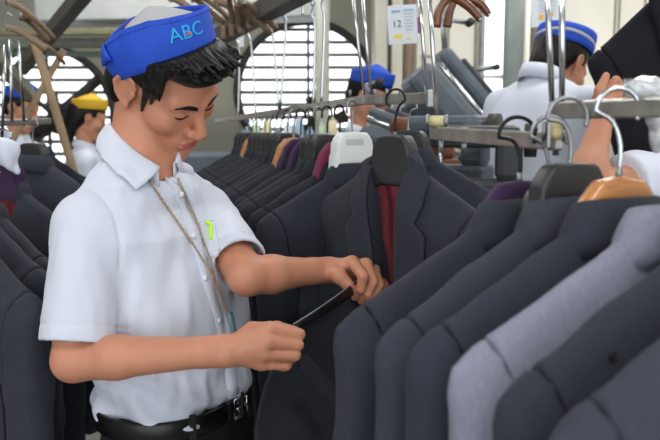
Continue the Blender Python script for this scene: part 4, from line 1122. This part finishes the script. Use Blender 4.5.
# ============================================================ held black jacket at upper right + other people
def worker(HO2, yaw, pitch, label, capm, topm, lean=(0, 0), armL=None, armR=None, hair_long=False, res=.0055, fingers=None, s=1., legs=True, nb=(.035, .145)):
    """standing person in white shirt; yaw = facing direction in plan (radians from +x); lean = hip offset in plan"""
    HO2 = A(HO2, float); f = A([math.cos(yaw), math.sin(yaw), 0]); l = A([-f[1], f[0], 0])
    F = f*math.cos(pitch)-ZZ*math.sin(pitch); U = np.cross(l, F)*-1
    if U[2] < 0: U = -U
    R = np.stack([l, F, U]); th = lambda p: (p-HO2)@R.T; fh = lambda q: HO2+A(q, float)@R
    NB2 = HO2-ZZ*nb[1]-f*nb[0]; hip = A([NB2[0]+lean[0], NB2[1]+lean[1], HO2[2]-.70])
    SHL = NB2-ZZ*.105+l*.160; SHR = NB2-ZZ*.105-l*.160
    armL = armL or (SHL+l*.03-ZZ*.27-f*.03, SHL-l*.02-ZZ*.30+f*.20); armR = armR or (SHR-l*.03-ZZ*.27-f*.03, SHR+l*.02-ZZ*.30+f*.20)
    arms = [(SHL, A(armL[0]), A(armL[1]), l), (SHR, A(armR[0]), A(armR[1]), -l)]
    def hand(p, E, W, side, spec):
        d = (W-E)/np.linalg.norm(W-E)
        if spec: return spec(p)
        n = side-d*(side@d); n /= np.linalg.norm(n); w = np.cross(d, n)
        out = cap(p, W-d*.02, W+d*.075, .024, .026)
        for k in range(4):
            o = W+d*.08+w*(k-1.5)*.019; L = (.030, .034, .032, .026)[k]
            out = smin(out, smin(cap(p, o, o+d*L-n*.006, .0088, .008), cap(p, o+d*L-n*.006, o+d*L*1.5-n*.028, .008, .0068), .003), .004)
        t = W+d*.03-w*.026; out = smin(out, smin(cap(p, t, t+d*.03-w*.018-n*.006, .012, .010), cap(p, t+d*.03-w*.018-n*.006, t+d*.055-w*.014-n*.018, .009, .007), .003), .008)
        return out
    def bf(p):
        d = head_f(th(p)); d = smin(d, cap(p, fh((0, -.035, -.035)), NB2-ZZ*.06, .049, .050), .015)
        d = smin(d, cap(p, NB2-ZZ*.13, NB2-ZZ*.27, .055, .07), .03)
        for k, (S, E, W, sd) in enumerate(arms):
            a = cap(p, S, E, .042, .036); a = smin(a, cap(p, E, E+(W-E)*.3, .034, .036), .015); a = smin(a, cap(p, E+(W-E)*.3, W, .036, .023), .02)
            d = smin(d, cap(p, NB2-ZZ*.10, S, .04, .04), .03); d = smin(d, a, .03); d = smin(d, hand(p, E, W, sd, (fingers or (None, None))[k]), .012)
        return d
    pts = np.stack([HO2-.17, HO2+.17, hip]+[q for a in arms for q in a[:3]]); lo = pts.min(0)-.16; hi = pts.max(0)+.16; lo[2] = min(min(a[1][2], a[2][2]) for a in arms)-.16; hi[2] = max(hi[2]-.0, HO2[2]+.15)
    me = sdf_mesh('person', bf, lo, hi, res); o = link('person', me, SKIN2); tag(o, label, 'person')
    def sf(p):
        z = p[:, 2]; t = np.clip((NB2[2]-z)/(NB2[2]-hip[2]), 0, 1); c = NB2[None]+(hip-NB2)[None]*t[:, None]
        q = p-c; q[:, 2] = 0; w = np.interp(t, [0, .10, .22, .6, 1], [.06, .11, .170, .160, .155]); dd = np.interp(t, [0, .14, .3, .6, 1], [.06, .095, .122, .118, .118])
        d = ((np.abs((q@l)/w)**2.4+np.abs((q@f)/dd)**2.4)**(1/2.4)-1)*np.minimum(w, dd)*.9
        d = smax(d, z-NB2[2]+.05, .03); d = smax(d, hip[2]-z, .006); d = smin(d, cap(p, NB2-ZZ*.09, NB2-ZZ*.035, .085, .060), .03)
        for S, E, W, sd in arms:
            ua = (E-S)/np.linalg.norm(E-S); hem = S+(E-S)*.8
            d = smin(d, cap(p, NB2-ZZ*.055, S-ZZ*.003, .045, .052), .04)
            sl = smax(cap(p, S, hem+ua*.06, .056, .062)+.004*noise(p, (24, 24, 8), 8), (p-hem)@ua, .003); d = smin(d, sl, .02)
        d = smax(d, -cap(p, NB2+ZZ*.1, NB2-ZZ*.0, .058, .045), .008)
        return d+.007*noise(p, (16, 16, 6), 2)+.0045*np.sin((p@(l*.8+ZZ*.35))*60+3*noise(p, (8, 8, 8), 3))*np.clip(noise(p, (6, 6, 6), 5)+.3, 0, 1)
    lo2 = np.stack([NB2, hip, SHL, SHR]+[a[1] for a in arms]).min(0)-.2; hi2 = np.stack([NB2, hip, SHL, SHR]+[a[1] for a in arms]).max(0)+.2; lo2[2] = max(hip[2]-.03, lo2[2]) if hip[2] < lo2[2]+.3 else lo2[2]
    lo2[2] = min(lo2[2], hip[2]-.03); hi2[2] = max(NB2[2]+.05, hi2[2]-.1)
    sh = link('shirt', sdf_mesh('shirt', sf, lo2, hi2, .0065), WSHIRT2, o)
    mb = MB(); G = []
    for ph in np.linspace(-160, 160, 25):
        a = math.radians(ph); dv = -f*math.cos(a)+l*math.sin(a); t = abs(ph)/160
        top = NB2+dv*.056+ZZ*(.026-.045*t**1.6); ed = NB2+dv*.076+ZZ*(-.016-.060*t**1.6)
        G.append([top-ZZ*.03, top, top+dv*.006+ZZ*.002, (top+ed)/2+dv*.006, ed])
    mb.sheet(G, .003); mb.build('collar', WSHIRT2, sh)
    def hf(p):
        q = th(p); d = ell(q, (0, -.020, .040), (.083, .104, .088)); d = smin(d, ell(q, (0, -.06, -.02), (.066, .052, .055)), .02)
        if hair_long: d = smin(d, cap(q, (0, -.085, .0), (0, -.10, -.16), .062, .035), .04)
        d = smax(d, -smax(.03-q[:, 1], q[:, 2]-.052, .01), .008); d = smax(d, -smax(-q[:, 1]-.022, q[:, 2]-.012, .006), .006)
        if not hair_long: d = smax(d, -(q[:, 2]+.065), .01)
        return smax(d, q[:, 2]-.082+.25*q[:, 1]*0, .005)+.002*noise(q, (90, 60, 40), 1)
    link('hair', sdf_mesh('hair', hf, HO2-.2-(ZZ*.06 if hair_long else 0), HO2+.16, .0045), HAIR, o)
    # cap: band with soft crown
    ca = U*.97-F*.22; ca /= np.linalg.norm(ca); cf = F-ca*(F@ca); cf /= np.linalg.norm(cf); cc = fh((0, -.018, .055))
    def ring(t, v, k=1.): return cc+(cf*.102*math.cos(t)+l*.087*math.sin(t))*k+ca*(v*.062+(.006*math.cos(t) if v else 0))
    T = np.linspace(0, 2*math.pi, 41)
    co_ = MB().sheet([[ring(t, v, 1+.02*math.sin(v*3)) for v in (0, .2, .5, .8, 1)] for t in T], .004).build('cap', capm, o)
    MB().sheet([[ring(t, .75+.75*math.sin(u*math.pi/2), (1-u)*.97) for u in np.linspace(0, 1, 7)] for t in T], .003).build('cap_crown', topm, co_)
    if topm is GREYCAP: MB().sheet([[ring(t, .42+.16*v+.10*math.sin(t*2), 1.035) for v in (0, .5, 1)] for t in T], .002).build('cap_stripe', GREYCAP, co_)
    if legs:
        feet = [A([hip[0], hip[1], 0])+l*k*.10 for k in (-1, 1)]
        def tf(p):
            d = ell(p, hip-ZZ*.06, (.15, .15, .13))
            for i, Fo in enumerate(feet):
                h = hip-ZZ*.08+l*(-.08 if i == 0 else .08); d = smin(d, cap(p, h, Fo+ZZ*.48, .09, .068), .03); d = smin(d, cap(p, Fo+ZZ*.48, Fo+ZZ*.07, .068, .058), .02)
            return smax(d, .05-p[:, 2], .004)
        link('trousers', sdf_mesh('trousers', tf, A([hip[0]-.27, hip[1]-.27, .03]), hip+A([.27, .27, .12]), .010), TROUSER, o)
        for Fo in feet:
            g = lambda p: smax(smin(ell(p, Fo+f*.06+ZZ*.035, (.055, .055, .05)), cap(p, Fo-f*.04+ZZ*.04, Fo+f*.15+ZZ*.032, .042, .034), .03), .002-p[:, 2], .004)
            link('shoe', sdf_mesh('shoe', g, Fo-A([.22, .22, .03]), Fo+A([.22, .22, .12]), .009), LEATHER, o)
    return o
worker(P(560, 67, 2.45), .62, .55, 'man in white shirt and blue and grey cap seen from behind, beyond the rail', BLUECAP, GREYCAP, lean=(-.10, -.10), res=.0045, nb=(.090, .02))
worker(P(369, 97, 3.5), -.25, .45, 'worker in blue cap half hidden by the suspended rail, before the round window', BLUECAP, BLUECAP, lean=(-.10, 0), res=.006)
worker(P(22, 108, 4.2), -.15, .35, 'worker in blue cap at the far left edge behind the rail rods', BLUECAP, BLUECAP, lean=(-.05, 0), res=.006)
worker(P(90, 119, 4.5), .35, .3, 'dark-haired worker in yellow cap in front of the left round window', mat('yellow_cap_cotton', (222, 178, 44), .75), mat('yellow_cap_cotton', (222, 178, 44), .75), lean=(-.03, 0), hair_long=True, res=.006)
# person at the right edge whose hand grips the black sleeve
hE, hW = P(583, 190, 1.50), P(602, 120, 1.60)
def grip(p):
    d = cap(p, hW, P(604, 100, 1.60), .022, .026)
    d = smin(d, smin(cap(p, P(599, 106, 1.585), P(600, 90, 1.575), .014, .012), cap(p, P(600, 90, 1.575), P(606, 76, 1.585), .011, .0085), .004), .010)
    for k, (a, b, c) in enumerate((((605, 92), (616, 80), (621, 84)), ((606, 97), (619, 87), (624, 91)), ((607, 101), (620, 94), (625, 98)), ((607, 107), (618, 102), (622, 105)))):
        y = 1.60+.006*k; d = smin(d, smin(cap(p, P(*a, y), P(*b, y-.012), .011, .0095), cap(p, P(*b, y-.012), P(*c, y+.012), .009, .0075), .003), .003)
    return d
worker(P(735, 58, 1.92), math.pi-.1, .2, 'person in white shirt at the right edge, raising a forearm to grip the black sleeve', BLUECAP, GREYCAP, armL=(hE, hW), fingers=(grip, None), res=.0045)
# crumpled white cloth hanging among the hooks at left
cW = P(3, 150, 1.72)
fW = lambda p: smin(ell(p, cW, (.040, .018, .030)), cap(p, cW+A([.01, 0, -.02]), cW+A([.03, .0, -.05]), .016, .010), .02)+.006*noise(p, (40, 40, 22), 3)+.002*noise(p, (90, 90, 40), 5)
tag(link('white_cloth', sdf_mesh('white_cloth', fW, cW-.09, cW+.09, .003), WSHIRT2), 'crumpled white cloth bundled over the purple hanger at the left edge', 'cloth')
# the black jacket held up
o = P(684, -21, 1.82); bj = jacket(o, (-.98, .2), BLK, seed=5, front=True, label='black suit jacket held up at the top right corner, its sleeve in a hand', group=None)
bj.rotation_mode = 'QUATERNION'
bj.rotation_quaternion = (Matrix.Rotation(math.radians(-19), 4, Vector((0, 1, 0))) @ Matrix.Rotation(math.atan2(.2, -.98), 4, 'Z')).to_quaternion()
bj.scale = (1.12, 1.12, 1.12)
mb = MB()
for side in (-1, 1):
    G = []
    for t in np.linspace(0, 1, 16):
        z = .012-.5*t; x0 = side*np.interp(z, [-.5, -.1, 0], [0, .032, .046]); wd = np.interp(t, [0, .2, .23, .28, 1], [.04, .055, .04, .07, .01])
        G.append([A([x0+side*wd*k, .036+.012*min(1, t*4)+.004*math.sin(k*3), min(z, float(zcrest(A([x0+side*wd*k]))[0])+.012)]) for k in np.linspace(0, 1, 5)])
    MB().sheet(G, .0035).build('lapel', BLK, bj)
MB().sheet([[A([x, .004, -.5*t]) for x in np.linspace(-.05, .05, 6)] for t in np.linspace(0, 1, 6)], .002).build('lining', mat('black_lining_cloth', (20, 20, 26), .45), bj)
# crumpled plastic
PLAS = mat('crumpled_clear_plastic', (215, 220, 224), .18, coat=.6, bump=.6, bscale=40, trans=.35)
c = P(645, 89, .69)
def pf_(p):
    d = ell(p, c, (.019, .015, .012)); d = smin(d, cap(p, c+A([.008, .0, -.01]), P(657, 148, .70), .009, .006), .01)
    return d+.0025*noise(p, (90, 90, 90), 2)+.0020*np.abs(noise(p, (190, 190, 190), 4))
tag(link('crumpled_plastic', sdf_mesh('crumpled_plastic', pf_, c-A([.05, .05, .09]), c+A([.06, .07, .03]), .0014), PLAS), 'crumpled clear plastic wrap lying over the rail at the right edge', 'plastic wrap')
# ============================================================ light: overcast daylight, unseen ceiling lamps added to brighten the room
w = bpy.data.worlds.new('sky'); SC.world = w; w.use_nodes = True
bg = w.node_tree.nodes['Background']; bg.inputs[0].default_value = (.93, .97, 1.0, 1); bg.inputs[1].default_value = 2.3
FIX = mat('added_lamp_housing', (225, 226, 226), .5); 
tube_m = mat('added_glowing_tube', (245, 248, 255), .5, emit=6.)  # glowing tubes of the added, unseen lamps
nl = 0
for x, y, e in ((-1.6, -.4, 22), (.9, -.6, 22), (-1.6, 2.2, 20), (1.2, 2.4, 20), (-1.2, 4.6, 26), (1.6, 4.2, 34), (3.6, 2.4, 30)):
    root = empty('added_ceiling_light', (x, y, 3.5), 0, 'long fluorescent ceiling lamp added overhead out of view', 'ceiling lamp', 'unseen lamps added above the racks for light')
    root['label'] = 'long white fluorescent lamp added on the ceiling out of view'
    MB().box((0, 0, -.03), (1.5, .22, .06), bev=.01).build('housing', FIX, root)
    for s_ in (-.05, .05): MB().cyl((-.7, s_, -.085), (.7, s_, -.085), .018, n=12).build('tube', tube_m, root)
    L = bpy.data.lights.new('added_fill_light', 'AREA'); L.shape = 'RECTANGLE'; L.size = 1.5; L.size_y = .3; L.energy = e; L.color = (1, .985, .95)
    lo = bpy.data.objects.new('added_fill_light', L); COL.objects.link(lo); lo.location = (x, y, 3.37)
SC.view_settings.exposure = .06
SC.cycles.max_bounces = 6; SC.cycles.use_denoising = True
